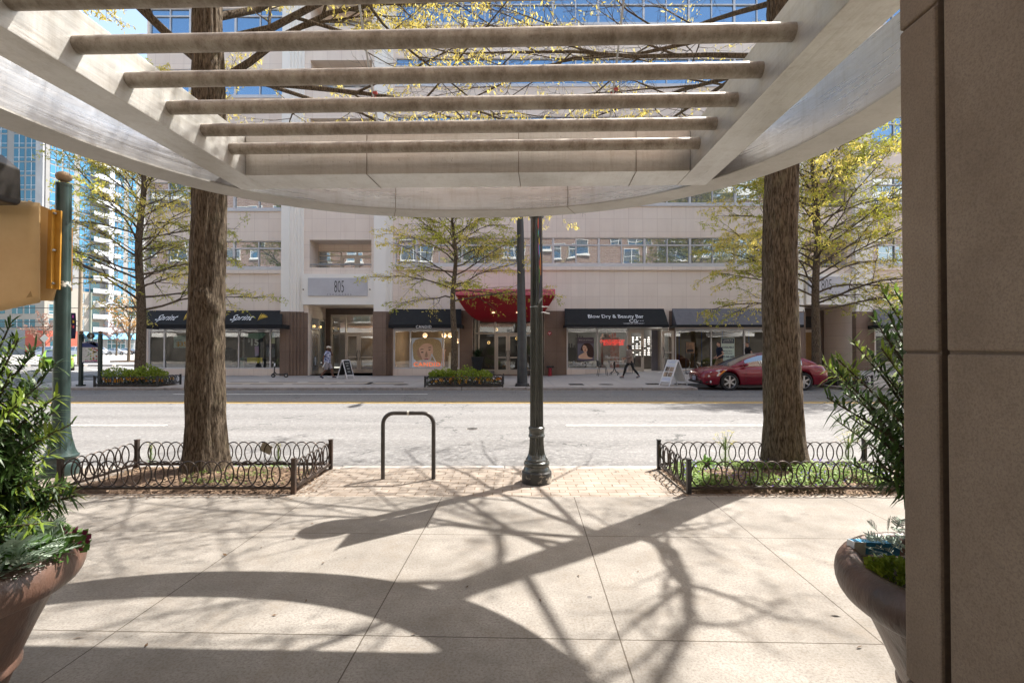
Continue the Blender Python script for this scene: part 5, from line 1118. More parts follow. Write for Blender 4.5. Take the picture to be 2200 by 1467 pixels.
MC=[M('map_red',(.45,.06,.05)),M('map_grey',(.2,.2,.22)),M('map_green',(.15,.35,.1)),M('map_yellow',(.6,.45,.05)),M('map_magenta',(.45,.05,.2))]
for mi in range(5):
    b=MB()
    for k in range(11):
        u,v=rr.uniform(182,206),rr.uniform(749,773)
        if mi==0: u=rr.uniform(195,208)
        if mi==4: v=rr.uniform(775.2,776.4); u=182+2.3*k
        p_=P(u,v,YK-.034); w=rr.uniform(.02,.07); h=rr.uniform(.015,.06); b.box(p_.x,p_.x+w,YK-.0345,YK-.031,p_.z,p_.z+h)
    b.build('map_marks',MC[mi],pn)
b=MB(); cx_=(kx0+kx1)/2; zc=ZK(721.5)
b.prism([(cx_+.125*math.cos(t*.3927),zc+.125*math.sin(t*.3927)) for t in range(16)],YK-.04,YK+.04,'y'); em=b.build('emblem',KG,kq)
b=MB(); b.tube([(cx_+.12*math.cos(t*.3927),YK-.045,zc+.12*math.sin(t*.3927)) for t in range(16)],.012,6,closed=True); b.build('emblem_ring',bpy.data.materials['bronze'],em)
lettering([(('i',*onfacade(194.6,196.6,718.5,725,YK-.046),UX,UZ),dict(bold=.03))],WHT,em)
for zz,bow in ((ZK(729),.10),(ZK(726),.10),(ZK(810),.07),(ZK(813),.07),(ZK(815.5),0)): b=MB(); b.tube([(kx0+(kx1-kx0)*t/10,YK,zz+bow*math.sin(math.pi*t/10)) for t in range(11)],.016,6); b.build('arched_bar',KG,kq,smooth=True)
# flower beds with hoop fences on the far sidewalk
BEDM=M('dark_bed_soil',(.06,.042,.032),(.10,.07,.05),9,.95,.8,30,dist=.03)
BOX_=LEAF('boxwood_leaf',(.24,.33,.04),(.34,.42,.06),.35,2,.5); PANS=LEAF('orange_pansy',(.85,.30,.02),(.75,.42,.03),.3,2,.5); DARKG=LEAF('dark_ground_leaf',(.035,.06,.02),(.06,.09,.03),.2,3,.5); MARO=LEAF('maroon_leaf',(.09,.02,.02),(.14,.04,.03),.2,3,.5)
def flower_bed(pa,pb,yf,yb,lab,shrubs,seed):
    A=G(pa,yf,0); B=G(pb,yf,0); p=(A.x,B.x,A.y,G(0,yb,0).y)
    mound('flower_bed_soil',p,.12,BEDM,seed,24,10)
    cover(p,900,seed+1,DARKG,'bed_cover',zm(p,.12),.16,(.05,.11),-1); cover(p,200,seed+2,MARO,'bed_cover_red',zm(p,.12),.2,(.04,.08),-.2)
    rr=random.Random(seed); b=MB()
    for k in range(46):
        x,y=rr.uniform(p[0]+.1,p[1]-.1),rr.uniform(p[2]+.08,p[3]-.1); z=zm(p,.12)(x,y)+rr.uniform(.1,.24)
        for j in range(5): a=j*1.256; b.face((x,y,z),(x+.055*math.cos(a-.55),y-.02,z+.055*math.sin(a-.55)),(x+.075*math.cos(a),y-.03,z+.075*math.sin(a)),(x+.055*math.cos(a+.55),y-.02,z+.055*math.sin(a+.55)))
    o=b.build('pansies',PANS); o['kind']='stuff'
    ring_fence(p,.40,'black hoop fence round the '+lab,(.15,.155),.06,.17,None,rad=.013,mat=BLACKP,pm=BLACKP)
    for k,(px,py,r,lb) in enumerate(shrubs):
        q=P(px,py,p[2]*.55+p[3]*.45); lowplant('shrub',lb,'shrub',q.x,q.y,q.z-r*.5,BOX_,'leaf',620,r,r*1.25,(.05,.10),seed+10+k)
flower_bed(203,338,831,825.5,'far flower bed with the map kiosk at its left end',((250,801,.45,'yellow green shrub left of the trunk by the map kiosk'),(285,804,.3,'small yellow green shrub touching the trunk by the map kiosk'),(316,799,.45,'yellow green shrub just right of the trunk by the map kiosk'),(336,804,.38,'low yellow green shrub nearest the phone shop window')),71)
flower_bed(913,1080,832,825,'middle far flower bed below the red awning',((938,805,.3,'small shrub at the left end of the middle flower bed'),(958,803,.35,'shrub left of the slim trunk in the middle flower bed'),(1002,803,.5,'large shrub right of the slim trunk in the middle flower bed'),(1038,806,.36,'shrub at the right end of the middle flower bed')),81)
flower_bed(1799,1874,829,823,'far flower bed behind the red car',((1796,798,.45,'yellow green shrub right behind the tail of the red car'),(1822,800,.4,'yellow green shrub right of the red car near the fence end')),91)
# folding signs
def aframe(label,c,h,sp,w,rz,frame,board,marks):
    o=thing('folding_sign',label,'folding sign',c); ca,sa=math.cos(rz),math.sin(rz)
    def L(x,y,z): return (c[0]+x*ca-y*sa,c[1]+x*sa+y*ca,c[2]+z)
    for s in (-1,1):
        b=MB(); t=.022
        def pt(u,v,off=0): # u across, v up the panel
            return Vector(L(s*(sp/2*(1-v)+.015+off),(u-.5)*w,h*v+off*.3))
        for u in (.04,.96): b.tube([pt(u,0),pt(u,1)],.026,4)
        for v in (.17,.985): b.tube([pt(.04,v),pt(.96,v)],.026,4)
        f=b.build('frame',frame,o); b=MB(); b.face(pt(.06,.18,.006),pt(.94,.18,.006),pt(.94,.97,.006),pt(.06,.97,.006)); b.face(pt(.06,.97,-.006),pt(.94,.97,-.006),pt(.94,.18,-.006),pt(.06,.18,-.006)); bd=b.build('board',board,f)
        if marks:
            for k,(u0,u1,v0,v1,m) in enumerate(marks): b=MB(); b.face(pt(u0,v0,.010),pt(u1,v0,.010),pt(u1,v1,.010),pt(u0,v1,.010)); b.build('print',m,bd)
    return o
CHALK=M('chalk',(.45,.45,.45),(.1,.1,.1),30,.9); WFR=M('white_frame',(.72,.73,.76),(.62,.62,.64),9,.55)
c=G(754,811,0); aframe('small folding sign with black chalk board and white frame',(c.x-.05,24.6,0),.92,.62,.52,-.42,WFR,M('chalkboard',(.02,.022,.025),None,5,.8),[(.25,.75,.80,.86,CHALK),(.3,.6,.66,.72,CHALK),(.35,.7,.5,.56,CHALK),(.3,.65,.34,.40,CHALK)])
pics=[M('print_brown',(.25,.13,.08),(.5,.4,.3),8,.6),M('print_dark',(.06,.045,.04),(.4,.3,.22),7,.6),M('print_tan',(.5,.36,.24),(.1,.07,.06),7,.6),M('print_text_blue',(.45,.47,.6),(.66,.66,.70),40,.6)]
c=G(1450,829,0); aframe('tall white folding sign with four printed portraits',(c.x,19.95,0),1.04,.93,.62,.42,WFR,M('white_board',(.72,.72,.70),(.62,.62,.6),4,.5),[(.2,.8,.88,.94,pics[3]),(.15,.85,.76,.80,pics[3]),(.12,.48,.56,.73,pics[0]),(.52,.88,.56,.73,pics[1]),(.12,.48,.36,.53,pics[1]),(.52,.88,.36,.53,pics[2]),(.12,.88,.2,.32,pics[3])])
# poster stand
Y=24.5; z0=gz(10,Y); x0_,x1_=P(1473.5,746,Y).x,P(1492,746,Y).x; ps=thing('poster_stand','thin black floor stand holding a small portrait poster by the window','poster stand',((x0_+x1_)/2,Y,z0))
zt_=P(0,735,Y).z; b=MB()
for xx in (x0_,x1_): b.tube([(xx,Y,z0),(xx,Y,zt_)],.018,6); b.box(xx-.03,xx+.03,Y-.22,Y+.22,z0,z0+.02)
b.box(x0_,x1_,Y-.01,Y+.01,z0+.02,z0+.05); b.build('frame',BLACKP,ps)
b=MB(); b.box(x0_,x1_,Y-.015,Y+.015,P(0,758,Y).z,zt_); po=b.build('poster',M('stand_poster',(.32,.18,.09),(.08,.05,.04),3.5,.5),ps); b=MB(); b.box(x0_+.05,x1_-.05,Y-.02,Y-.0155,P(0,756,Y).z,P(0,750,Y).z); b.build('caption',BLK,po)
# scooter
Y=25.3; x=P(587.5,746,Y).x; sc=thing('kick_scooter','black electric kick scooter parked against the shop plinth','scooter',(x,Y,0)); xr=P(615,746,Y).x
SCB=M('scooter_black',(.03,.03,.033),None,5,.45)
for xx in (x,xr):
    b=MB(); b.tube([(xx+.085*math.cos(t*.3927),Y,.11+.085*math.sin(t*.3927)) for t in range(16)],.03,8,closed=True); w_=b.build('wheel',SCB,sc,smooth=True); b=MB(); b.tube([(xx,Y-.03,.11),(xx,Y+.03,.11)],.055,12); b.build('hub',STEEL,w_)
b=MB(); b.box(x+.16,xr-.08,Y-.075,Y+.075,.13,.19); b.tube([(x+.18,Y,.16),(x+.06,Y,.28)],.03,8); b.tube([(xr-.1,Y,.17),(xr,Y,.13)],.025,8); b.box(xr-.1,xr+.06,Y-.04,Y+.04,.205,.22); b.build('deck',SCB,sc)
b=MB(); b.tube([(x,Y,.12),(x+.05,Y,.30),(x+.085,Y,.98)],[.03,.032,.026],10); b.box(x-.02,x+.02,Y-.045,Y-.03,.1,.22); st__=b.build('stem',SCB,sc,smooth=True); b=MB(); b.tube([(x+.07,Y-.24,1.0),(x+.085,Y,1.0),(x+.07,Y+.24,1.0)],.02,8); b.box(x+.04,x+.12,Y-.05,Y+.05,.97,1.05); b.build('handlebar',SCB,st__,smooth=True)
b=MB(); b.tube([(x+.066,Y,.58),(x+.073,Y,.74)],.036,10); b.build('white_tag',WHT,st__,smooth=True)
# bistro table and chairs
def gzp(px,Y): return gz(P(px,746,Y).x,Y)
Y=25.2; x=P(1320,746,Y).x; z0=gzp(1320,Y); bt=thing('bistro_table','small round outdoor table on curved black legs by the salon window','table',(x,Y,z0))
b=MB(); b.lathe([(.36,.70),(.37,.71),(.37,.725),(.35,.73)],x,Y,z0,24); b.build('table_top',M('table_top',(.28,.30,.27),(.2,.22,.2),6,.3),bt,smooth=True)
for k in range(4):
    a=k*math.pi/2+.4; b=MB(); pts=[(x+r_*math.cos(a),Y+r_*math.sin(a),z0+h_) for r_,h_ in ((.03,.70),(.03,.35),(.08,.2),(.2,.15),(.26,.08),(.28,0))]; b.tube(pts,.016,6); b.build('leg',BLACKP,bt,smooth=True)
def chair(label,px,Y,face,rep=None):
    x=P(px,746,Y).x; z0=gzp(px,Y); o=thing('bistro_chair',label,'chair',(x,Y,z0),'black woven chairs at the salon table'); f=face
    b=MB(); b.lathe([(.05,.44),(.2,.445),(.22,.46),(.2,.475),(.01,.47)],x,Y,z0,18); b.build('seat',BLACKP,o,smooth=True)
    for sx,sy in ((1,1),(1,-1),(-1,1),(-1,-1)): b=MB(); b.tube([(x+.17*sx,Y+.17*sy,z0+.45),(x+.24*sx,Y+.23*sy,z0)],.013,6); b.build('leg',BLACKP,o,smooth=True)
    b=MB(); arc=[(x-f*(.05+.20*math.cos(t)),Y+.25*math.sin(t)) for t in [-1.5+i*.3 for i in range(11)]]
    for h_,tilt in ((.62,0),(.72,.03),(.82,.05)): b.tube([(q[0]-f*tilt,q[1],z0+h_-(.12*abs(i-5)/5 if h_>.8 else 0)) for i,q in enumerate(arc)],.014,5)
    for i in range(0,11,1): b.tube([(arc[i][0],arc[i][1],z0+.46),(arc[i][0]-f*.05,arc[i][1],z0+.82-(.12*abs(i-5)/5))],.010,5)
    b.build('backrest',BLACKP,o,smooth=True); return o
chair('black woven outdoor chair left of the bistro table',1294,25.0,1); chair('black woven outdoor chair behind the walking woman',1352,25.6,-1)
# =============================================================== people
SKIN_D=M('skin_dark',(.14,.065,.04),None,9,.5); SKIN_L=M('skin_light',(.52,.31,.22),(.47,.27,.19),9,.5); SKIN_T=M('skin_tan',(.40,.22,.14),None,9,.5)
def remesh(o,v):
    m=o.modifiers.new('remesh','REMESH'); m.mode='VOXEL'; m.voxel_size=v; m.use_smooth_shade=True; s=o.modifiers.new('smooth','SMOOTH'); s.iterations=2; s.factor=.5
def person(label,x,Y,z0,dr,Ht,J,skin,clothes,hairf,extra=None,fem=False):
    o=thing('person',label,'person',(x,Y,z0)); k=Ht/1.72
    def T(p): return Vector((x+dr*p[0]*k,Y+p[1]*k,z0+p[2]*k))
    def tb(b,pts,rad,n=10): b.tube([T(p) for p in pts],[r*k for r in rad],n)
    b=MB()
    # torso and pelvis
    lean=J.get('lean',.03)
    tb(b,[(0,0,.86),(0,0,.98),(lean*.5,0,1.12),(lean,0,1.30),(lean,0,1.42),(lean+.01,0,1.47)],[.13,.135,.12,.14,.12,.06],14)
    for s in (-1,1): tb(b,[(lean,0,1.40),(lean,s*.12,1.415),(lean,s*.185,1.39)],[.07,.068,.055])
    tb(b,[(lean,0,1.44),(lean+.02,0,1.53)],[.055,.052]); hx=lean+.035; hz=1.615
    b.ell(T((hx,0,hz+.02)),.095*k,.076*k,.105*k,14,10); b.ell(T((hx+.03,0,hz-.045)),.06*k,.055*k,.06*k,10,8); b.ell(T((hx+.098,0,hz-.012)),.02*k,.014*k,.022*k,8,6); b.ell(T((hx+.088,0,hz-.058)),.012*k,.024*k,.010*k,8,6)
    for s in (-1,1): b.ell(T((hx-.005,s*.077,hz)),.022*k,.012*k,.032*k,8,6)
    for s,key in ((-1,'near'),(1,'far')):
        h,kn,an,toe=J['leg_'+key]; tb(b,[(0,s*.085,.90),kn,(kn[0]*.5+an[0]*.5-.015,kn[1],(kn[2]+an[2])/2),an],[.088,.058,.056,.038]); tb(b,[an,((an[0]+toe[0])/2,an[1],toe[2]+.035),toe],[.04,.04,.03])
        el,wr=J['arm_'+key]; tb(b,[(lean,s*.185,1.39),el,wr],[.05,.04,.028]); d=(Vector(wr)-Vector(el)).normalized(); w=Vector(wr); sd=Vector((0,1,0)); 
        b.ell(T(w+d*.045),.035*k,.026*k,.04*k,8,6)
        up=d.cross(sd).normalized()
        for i,(of,l) in enumerate(((-.03,.062),(-.01,.075),(.01,.07),(.028,.055))): q=w+d*.075+up*of; tb(b,[q,q+d*l*.55,q+d*l*.8+sd*(-s*.02)],[.0095,.009,.008],6)
        q=w+d*.03+up*.035; tb(b,[q,q+up*.03+d*.03,q+up*.03+d*.055],[.011,.010,.008],6)
    bd=b.build('body',skin,o); remesh(bd,.011)
    b=MB()
    for s in (-1,1): b.ell(T((hx+.082,s*.032,hz+.012)),.009*k,.012*k,.007*k,8,6)
    b.build('eyes',EYE,bd); b=MB()
    for s in (-1,1): b.tube([T((hx+.082,s*.015,hz+.036)),T((hx+.075,s*.05,hz+.036))],.005*k,5)
    b.build('eyebrows',HAIRD,bd)
    b=MB(); hairf(b,T,k,hx,hz,tb); h_=b.build('hair',J['hair'],o); remesh(h_,.012)
    for nm,fn,m in clothes:
        b=MB(); fn(b,T,k,tb,J,lean); c_=b.build(nm,m,o); remesh(c_,.013)
    # shoes
    for key in ('near','far'):
        h,kn,an,toe=J['leg_'+key]; a,t=Vector(an),Vector(toe); d=(t-a); d.z=min(d.z,0)*1; d=Vector((t.x-a.x,0,t.z-max(a.z-.06,.02))); d.normalize(); heel=Vector((a.x-.04,a.y,max(a.z-.055,.02)))
        b=MB(); tb(b,[heel+Vector((0,0,.025)),(heel+t)/2+Vector((0,0,.03)),t+Vector((.02,0,.005))],[.045,.047,.038]); tb(b,[a+Vector((0,0,-.04)),a+Vector((.0,0,.01))],[.05,.045]); sh=b.build('shoe',J['shoe'],o); remesh(sh,.012)
        b=MB(); tb(b,[heel,(heel+t)/2,t+Vector((.03,0,-.012))],[.03,.032,.026]); so2=b.build('sole',WHT,sh); remesh(so2,.012)
    if extra: extra(T,k,o,tb)
    return o
def tee(sl=.5,lowz=.88,fl=0,r=0):
    def f(b,T,k,tb,J,lean):
        tb(b,[(0,0,lowz),(0,0,.98),(lean*.5,0,1.12),(lean,0,1.30),(lean,0,1.42),(lean,0,1.465)],[.155+fl,.152+r,.138+r,.155+r,.138+r,.072],14)
        for s,key in ((-1,'near'),(1,'far')):
            el,wr=J['arm_'+key]; a=Vector((lean,s*.185,1.39)); e=Vector(el); tb(b,[(lean,0,1.40),(lean,s*.12,1.418),(lean,s*.19,1.395)],[.08,.082,.068])
            if sl<=1: tb(b,[a,a.lerp(e,sl)],[.066,.064])
            else: tb(b,[a,e,e.lerp(Vector(wr),sl-1)],[.066,.056,.046])
    return f
def legs(upto,rad):
    def f(b,T,k,tb,J,lean):
        tb(b,[(0,0,.99),(0,0,.86),(0,0,.83)],[.142,.142,.11],14)
        for s,key in ((-1,'near'),(1,'far')):
            h,kn,an,toe=J['leg_'+key]; hp=Vector((0,s*.085,.90)); kv,av=Vector(kn),Vector(an)
            if upto<=1: tb(b,[hp,hp.lerp(kv,upto*.5),hp.lerp(kv,upto)],[.10,.10*rad,.088*rad])
            else: tb(b,[hp,kv,(kv+av)/2+Vector((-.012,0,0)),kv.lerp(av,upto-1)],[.097,.066*rad,.062*rad,.046*rad])
    return f
def cap(b,T,k,hx,hz,tb):
    b.ell(T((hx-.005,0,hz+.065)),.108*k,.09*k,.068*k,14,8); tb(b,[(hx+.05,0,hz+.055),(hx+.15,0,hz+.035)],[.06,.045],10)
def shorthair(b,T,k,hx,hz,tb):
    b.ell(T((hx-.018,0,hz+.06)),.098*k,.083*k,.078*k,14,8); b.ell(T((hx-.05,0,hz+.01)),.06*k,.075*k,.08*k,12,8); b.ell(T((hx+.045,0,hz+.10)),.05*k,.06*k,.035*k,10,6)
def longhair(b,T,k,hx,hz,tb):
    b.ell(T((hx-.02,0,hz+.05)),.103*k,.088*k,.085*k,14,8); tb(b,[(hx-.05,0,hz+.06),(hx-.075,0,hz-.10),(hx-.11,0,hz-.26),(hx-.14,0,hz-.40)],[.09,.085,.08,.035],12); tb(b,[(hx-.0,-.06,hz+.03),(hx-.02,-.085,hz-.15),(hx-.05,-.09,hz-.27)],[.035,.035,.02])
WALK=dict(leg_near=(0,(-.02,-.09,.48),(-.30,-.09,.14),(-.17,-.09,.035)),leg_far=(0,(.20,.09,.52),(.30,.09,.10),(.45,.09,.07)))
SHIRT=M('patterned_shirt',(.50,.53,.66),(.08,.10,.24),16,.8,lo=.46,hi=.54); GREY_SH=M('grey_shorts',(.30,.28,.31),(.25,.24,.26),8,.85); NAVYT=M('navy_tshirt',(.010,.013,.028),None,8,.85); KHAKI=M('khaki_shorts',(.20,.14,.075),None,8,.85); BLKT=M('black_tshirt',(.008,.008,.010),None,8,.85); JACK=M('beige_jacket',(.27,.205,.17),(.23,.17,.14),7,.85); LEGG=M('black_leggings',(.009,.009,.011),None,8,.7); SHOE=M('navy_shoe',(.03,.035,.07),None,8,.7); SHOEG=M('grey_shoe',(.16,.15,.17),None,8,.7)
def ex1(T,k,o,tb):
    b=MB(); w=Vector((-.13,-.28,.82)); b.xbox(T(w+Vector((.06,0,-.08))),.05*k,.02*k,.30*k,Matrix.Rotation(.45,3,'Y')); b.build('paper_roll',WHT,o)
    b=MB(); b.ell(T((-.20,-.28,.86)),.05*k,.03*k,.04*k,10,6); b.build('cup',WHT,o,smooth=True)
    b=MB(); b.xbox(T((.13,-.09,1.58)),.015,.05,.12); b.build('phone',BLK,o)
J=dict(WALK); J.update(arm_near=((-.11,-.25,1.13),(-.10,-.28,.90)),arm_far=((.24,.17,1.24),(.16,.085,1.50)),hair=M('cream_cap',(.58,.53,.45),None,7,.8),shoe=SHOE)
person('man in cream cap and patterned shirt walking with a phone at his ear',P(703,746,24.4).x,24.4,0,1,1.60,J,SKIN_D,[('shirt',tee(.55,.84,.015,.012),SHIRT),('shorts',legs(.98,1.12),GREY_SH)],cap,ex1)
J=dict(leg_near=(0,(-.14,-.09,.50),(-.42,-.09,.16),(-.30,-.09,.035)),leg_far=(0,(.24,.09,.52),(.36,.09,.09),(.52,.09,.055)),arm_near=((.02,-.24,1.14),(.30,-.17,1.03)),arm_far=((.06,.24,1.14),(.32,.17,1.05)),hair=M('black_hair',(.010,.008,.010),None,9,.4),shoe=SHOEG,lean=.05)
Y=23.2; x=P(1354,746,Y).x
def ex2(T,k,o,tb):
    b=MB(); b.xbox(T((.40,-.1,.92)),.10,.03,.20,Matrix.Rotation(.2,3,'Y')); b.build('paper_bag',M('bag_cream',(.6,.5,.42),None,5,.8),o)
person('woman with long black hair in beige jacket and black leggings walking',x,Y,gz(x,Y),-1,1.58,J,SKIN_T,[('jacket',tee(1.8,.80,.02,.02),JACK),('leggings',legs(1.93,.95),LEGG)],longhair,ex2)
J=dict(WALK); J.update(arm_near=((-.06,-.25,1.13),(.17,-.17,.97)),arm_far=((-.04,.25,1.13),(.19,.15,.96)),hair=M('brown_hair',(.06,.035,.022),None,9,.6),shoe=SHOE)
Y=23.4; x=P(1547,746,Y).x
person('man in navy t-shirt and khaki shorts walking beyond the red car',x,Y,gz(x,Y),-1,1.64,J,SKIN_L,[('tshirt',tee(.5,.90,.0,.01),NAVYT),('shorts',legs(.9,1.1),KHAKI)],shorthair)
Y=23.7; x=P(1608,746,Y).x; J=dict(J); J['hair']=M('dark_brown_hair',(.035,.02,.014),None,9,.6)
def ex3(T,k,o,tb):
    b=MB(); hx,hz=.065,1.615
    for s in (-1,1): b.tube([T((hx+.10,s*.035+.022*math.cos(t*.785),hz+.014+.02*math.sin(t*.785))) for t in range(8)],.004*k,5,closed=True); b.tube([T((hx+.10,s*.06,hz+.02)),T((hx-.0,s*.082,hz+.02))],.004*k,5)
    b.build('glasses',BLK,o); b=MB(); b.xbox(T((.27,-.1,1.03)),.16,.2,.02,Matrix.Rotation(.3,3,'Y')); b.build('paper',WHT,o)
person('man with glasses and black t-shirt walking behind the red car',x,Y,gz(x,Y),-1,1.62,J,SKIN_L,[('tshirt',tee(.5,.88,.0,.01),BLKT),('shorts',legs(.9,1.1),M('dark_shorts',(.04,.04,.05),None,8,.85))],shorthair,ex3)
# =============================================================== cars
CARG=MIRRORGLASS('car_glass',(.012,.016,.018),.32,(.8,.85,.88)); TYRE=M('tyre_rubber',(.018,.018,.018),(.025,.024,.023),9,.75); ALLOY=M('alloy',(.55,.55,.56),(.45,.45,.46),9,.3,metal=.85); LENS=M('lamp_lens',(.62,.64,.66),(.45,.47,.5),14,.12,spec=.8); TAILR=M('tail_lens',(.45,.02,.03),(.35,.01,.02),9,.2,spec=.7); AMBER=M('amber_lens',(.75,.25,.02),None,9,.3); TRIM=M('black_trim',(.015,.015,.016),None,9,.5)
def PAINT(name,c,metal=.25):
    n=NT(name); n.fin(c,.22,metal,.5); n.b.inputs['Coat Weight'].default_value=.6; n.b.inputs['Coat Roughness'].default_value=.03; return n.mat
def ip(tab,u):
    if u<=tab[0][0]: return tab[0][1]
    for (a,va),(c,vc) in zip(tab,tab[1:]):
        if u<=c: t=(u-a)/(c-a); t=t*t*(3-2*t) if len(tab)<99 else t; return va+(vc-va)*t
    return tab[-1][1]
def lin(tab,u):
    if u<=tab[0][0]: return tab[0][1]
    for (a,va),(c,vc) in zip(tab,tab[1:]):
        if u<=c: return va+(vc-va)*(u-a)/(c-a)
    return tab[-1][1]
def car(label,pos,rz,paint,L,top,roof,wb,R=.33,hw=.90,wins=None,detail=True,cat='car',name='parked_car',group=None,sil=.20):
    """nose at local x=0, tail at x=L; top = bonnet, belt and boot line; roof = cabin line"""
    o=thing(name,label,cat,pos,group); ca,sa=math.cos(rz),math.sin(rz)
    def W_(x,y,z): return (pos[0]+x*ca-y*sa,pos[1]+x*sa+y*ca,pos[2]+z)
    N=int(L/.055); us=[L*i/N for i in range(N+1)]; ra=R*1.16
    plan=[(0,hw*.70),(.12,hw*.86),(.45,hw*.97),(1.1,hw),(L-1.1,hw),(L-.35,hw*.95),(L-.08,hw*.86),(L,hw*.72)]
    low=[(0,.42),(.06,.24),(.25,sil),(L-.4,sil),(L-.06,.32),(L,.5)]
    b=MB(); ring=[]
    for u in us:
        zb=lin(low,u)
        for uc in wb:
            d=abs(u-uc)
            if d<ra: zb=max(zb,R+math.sqrt(ra*ra-d*d)*.98)
        zt=ip(top,u); w=lin(plan,u); zb=min(zb,zt-.1); zm_=zb+(zt-zb)*.55
        half=[(w*.9,zb),(w*.985,zb+min(.06,(zt-zb)*.3)),(w*1.0,zm_),(w*.985,zb+(zt-zb)*.8),(w*.93,zt-.02),(w*.86,zt+.012),(w*.45,zt+.04)]
        ring.append([(y,z) for y,z in half]+[(0,zt+.05)]+[(-y,z) for y,z in reversed(half)])
    n=len(ring[0]); i0=0
    for u,r in zip(us,ring):
        for y,z in r: b.v.append(W_(u,y,z))
    for i in range(N):
        for j in range(n-1): b.f.append((i*n+j,(i+1)*n+j,(i+1)*n+j+1,i*n+j+1)); b.m.append(0)
        b.f.append((i*n+n-1,(i+1)*n+n-1,(i+1)*n,i*n)); b.m.append(0)
    b.f.append(tuple(range(n))); b.m.append(0); b.f.append(tuple(N*n+j for j in reversed(range(n)))); b.m.append(0)
    bd=b.build('body',paint,o,smooth=True,sharp=50)
    # cabin
    ua,ub=roof[0][0],roof[-1][0]; NC=40; cs=[ua+(ub-ua)*i/NC for i in range(NC+1)]; rt=max(v for _,v in roof); parts={k:MB() for k in ('roof','windscreen','side_window','side_window1','side_window2','side_window3','rear_window')}
    uf=min(u for u,v in roof if v>rt-.09); ur=max(u for u,v in roof if v>rt-.09)
    def sec(u):
        zt=ip(top,u)+.0; zr=lin(roof,u); w=lin(plan,u)*.86; k=(zr-zt)/(rt-zt+1e-6); wr=w-(w-hw*.66)*max(0,min(1,k))
        return [(w,zt),(w*.55+wr*.45+.01,zt+(zr-zt)*.5),(wr,zr-.03*max(0,k)),(wr*.82,zr+.01),(0,zr+.035*max(k,0)+.01)]
    for i in range(NC):
        a,c=cs[i],cs[i+1]; A,C_=sec(a),sec(c); m=(a+c)/2
        iswin=any(p<m<q for p,q in wins)
        for s in (1,-1):
            for j in range(4):
                key='roof'
                if j<2 and iswin: wi=(0 if m<(wins[0][1]+wins[1][0])/2 else 1)+(2 if s>0 else 0); key='side_window'+(str(wi) if wi else '')
                if j>=3 or (j==2 and False):
                    key='windscreen' if m<uf-.02 else ('rear_window' if m>ur+.06 else 'roof')
                bb=parts[key]; q=[W_(a,s*A[j][0],A[j][1]),W_(c,s*C_[j][0],C_[j][1]),W_(c,s*C_[j+1][0],C_[j+1][1]),W_(a,s*A[j+1][0],A[j+1][1])]; bb.face(*(q if s>0 else q[::-1]))
    for kx,bb in parts.items():
        if bb.f: bb.build(kx.rstrip('123'),paint if kx=='roof' else CARG,bd if kx!='roof' else o,smooth=False)
    for uc in wb:
        for s in (1,-1):
            yo=s*(hw-.01); b=MB(); prof=[(R*.72,-.1),(R*.93,-.11),(R,-.08),(R,.08),(R*.93,.11),(R*.73,.10)]; nn=28
            for r_,t in prof:
                for j in range(nn): a=2*math.pi*j/nn; b.v.append(W_(uc+r_*math.cos(a),yo-s*.10+t,R+r_*math.sin(a)))
            for p in range(len(prof)-1):
                for j in range(nn): b.f.append((p*nn+j,p*nn+(j+1)%nn,(p+1)*nn+(j+1)%nn,(p+1)*nn+j)); b.m.append(0)
            wl_=b.build('wheel',TYRE,o,smooth=True); b=MB(); yy=yo-s*.02
            b.c=1; b.face(*[W_(uc+R*.73*math.cos(j*.3142),yy-s*.05,R+R*.73*math.sin(j*.3142)) for j in range(20)]); b.c=0
            for j in range(6):
                a=j*math.pi/3+.5; ax,az=math.cos(a),math.sin(a); px_,pz_=-az,ax
                def q_(r_,w_,of=0): return W_(uc+ax*r_+px_*w_,yy+s*of,R+az*r_+pz_*w_)
                b.face(q_(R*.12,-R*.10),q_(R*.72,-R*.085),q_(R*.72,R*.085),q_(R*.12,R*.10))
            b.tube([W_(uc+R*.72*math.cos(t*.3142),yy-s*.01,R+R*.72*math.sin(t*.3142)) for t in range(20)],R*.045,6,closed=True); b.face(*[W_(uc+R*.17*math.cos(j*.628),yy+s*.003,R+R*.17*math.sin(j*.628)) for j in range(10)])
            b.build('rim',[ALLOY,TRIM],wl_)
    for s in (1,-1):
        z0_=ip(top,.25); w=lin(plan,.3)
        b=MB()
        pts=[(.20,lin(plan,.20)*1.0,z0_-.24),(.60,lin(plan,.6)*1.008,z0_-.20),(.92,lin(plan,.92)*1.0,ip(top,.92)-.07),(.62,lin(plan,.62)*.96,ip(top,.62)-.035),(.30,lin(plan,.30)*.96,ip(top,.30)-.06)]
        b.face(*[W_(u,s*(y+.006),z) for u,y,z in (pts if s<0 else pts[::-1])]); b.build('headlight',LENS,bd)
        b=MB(); pts=[(.56,lin(plan,.56)*1.012,z0_-.19),(.64,lin(plan,.64)*1.012,z0_-.17),(.88,lin(plan,.88)*1.004,ip(top,.88)-.085),(.78,lin(plan,.78)*1.004,ip(top,.78)-.07)]
        b.face(*[W_(u,s*(y+.010),z) for u,y,z in pts]); b.build('indicator',AMBER,bd)
        b=MB(); zt=ip(top,L-.15); b.face(*[W_(u,s*y,z) for u,y,z in ((L-.50,lin(plan,L-.5)*.955,zt-.015),(L-.10,lin(plan,L-.10)*1.0,zt-.06),(L-.05,lin(plan,L-.05)*1.0,zt-.22),(L-.2,lin(plan,L-.2)*1.005,zt-.15))]); b.build('tail_light',TAILR,bd)
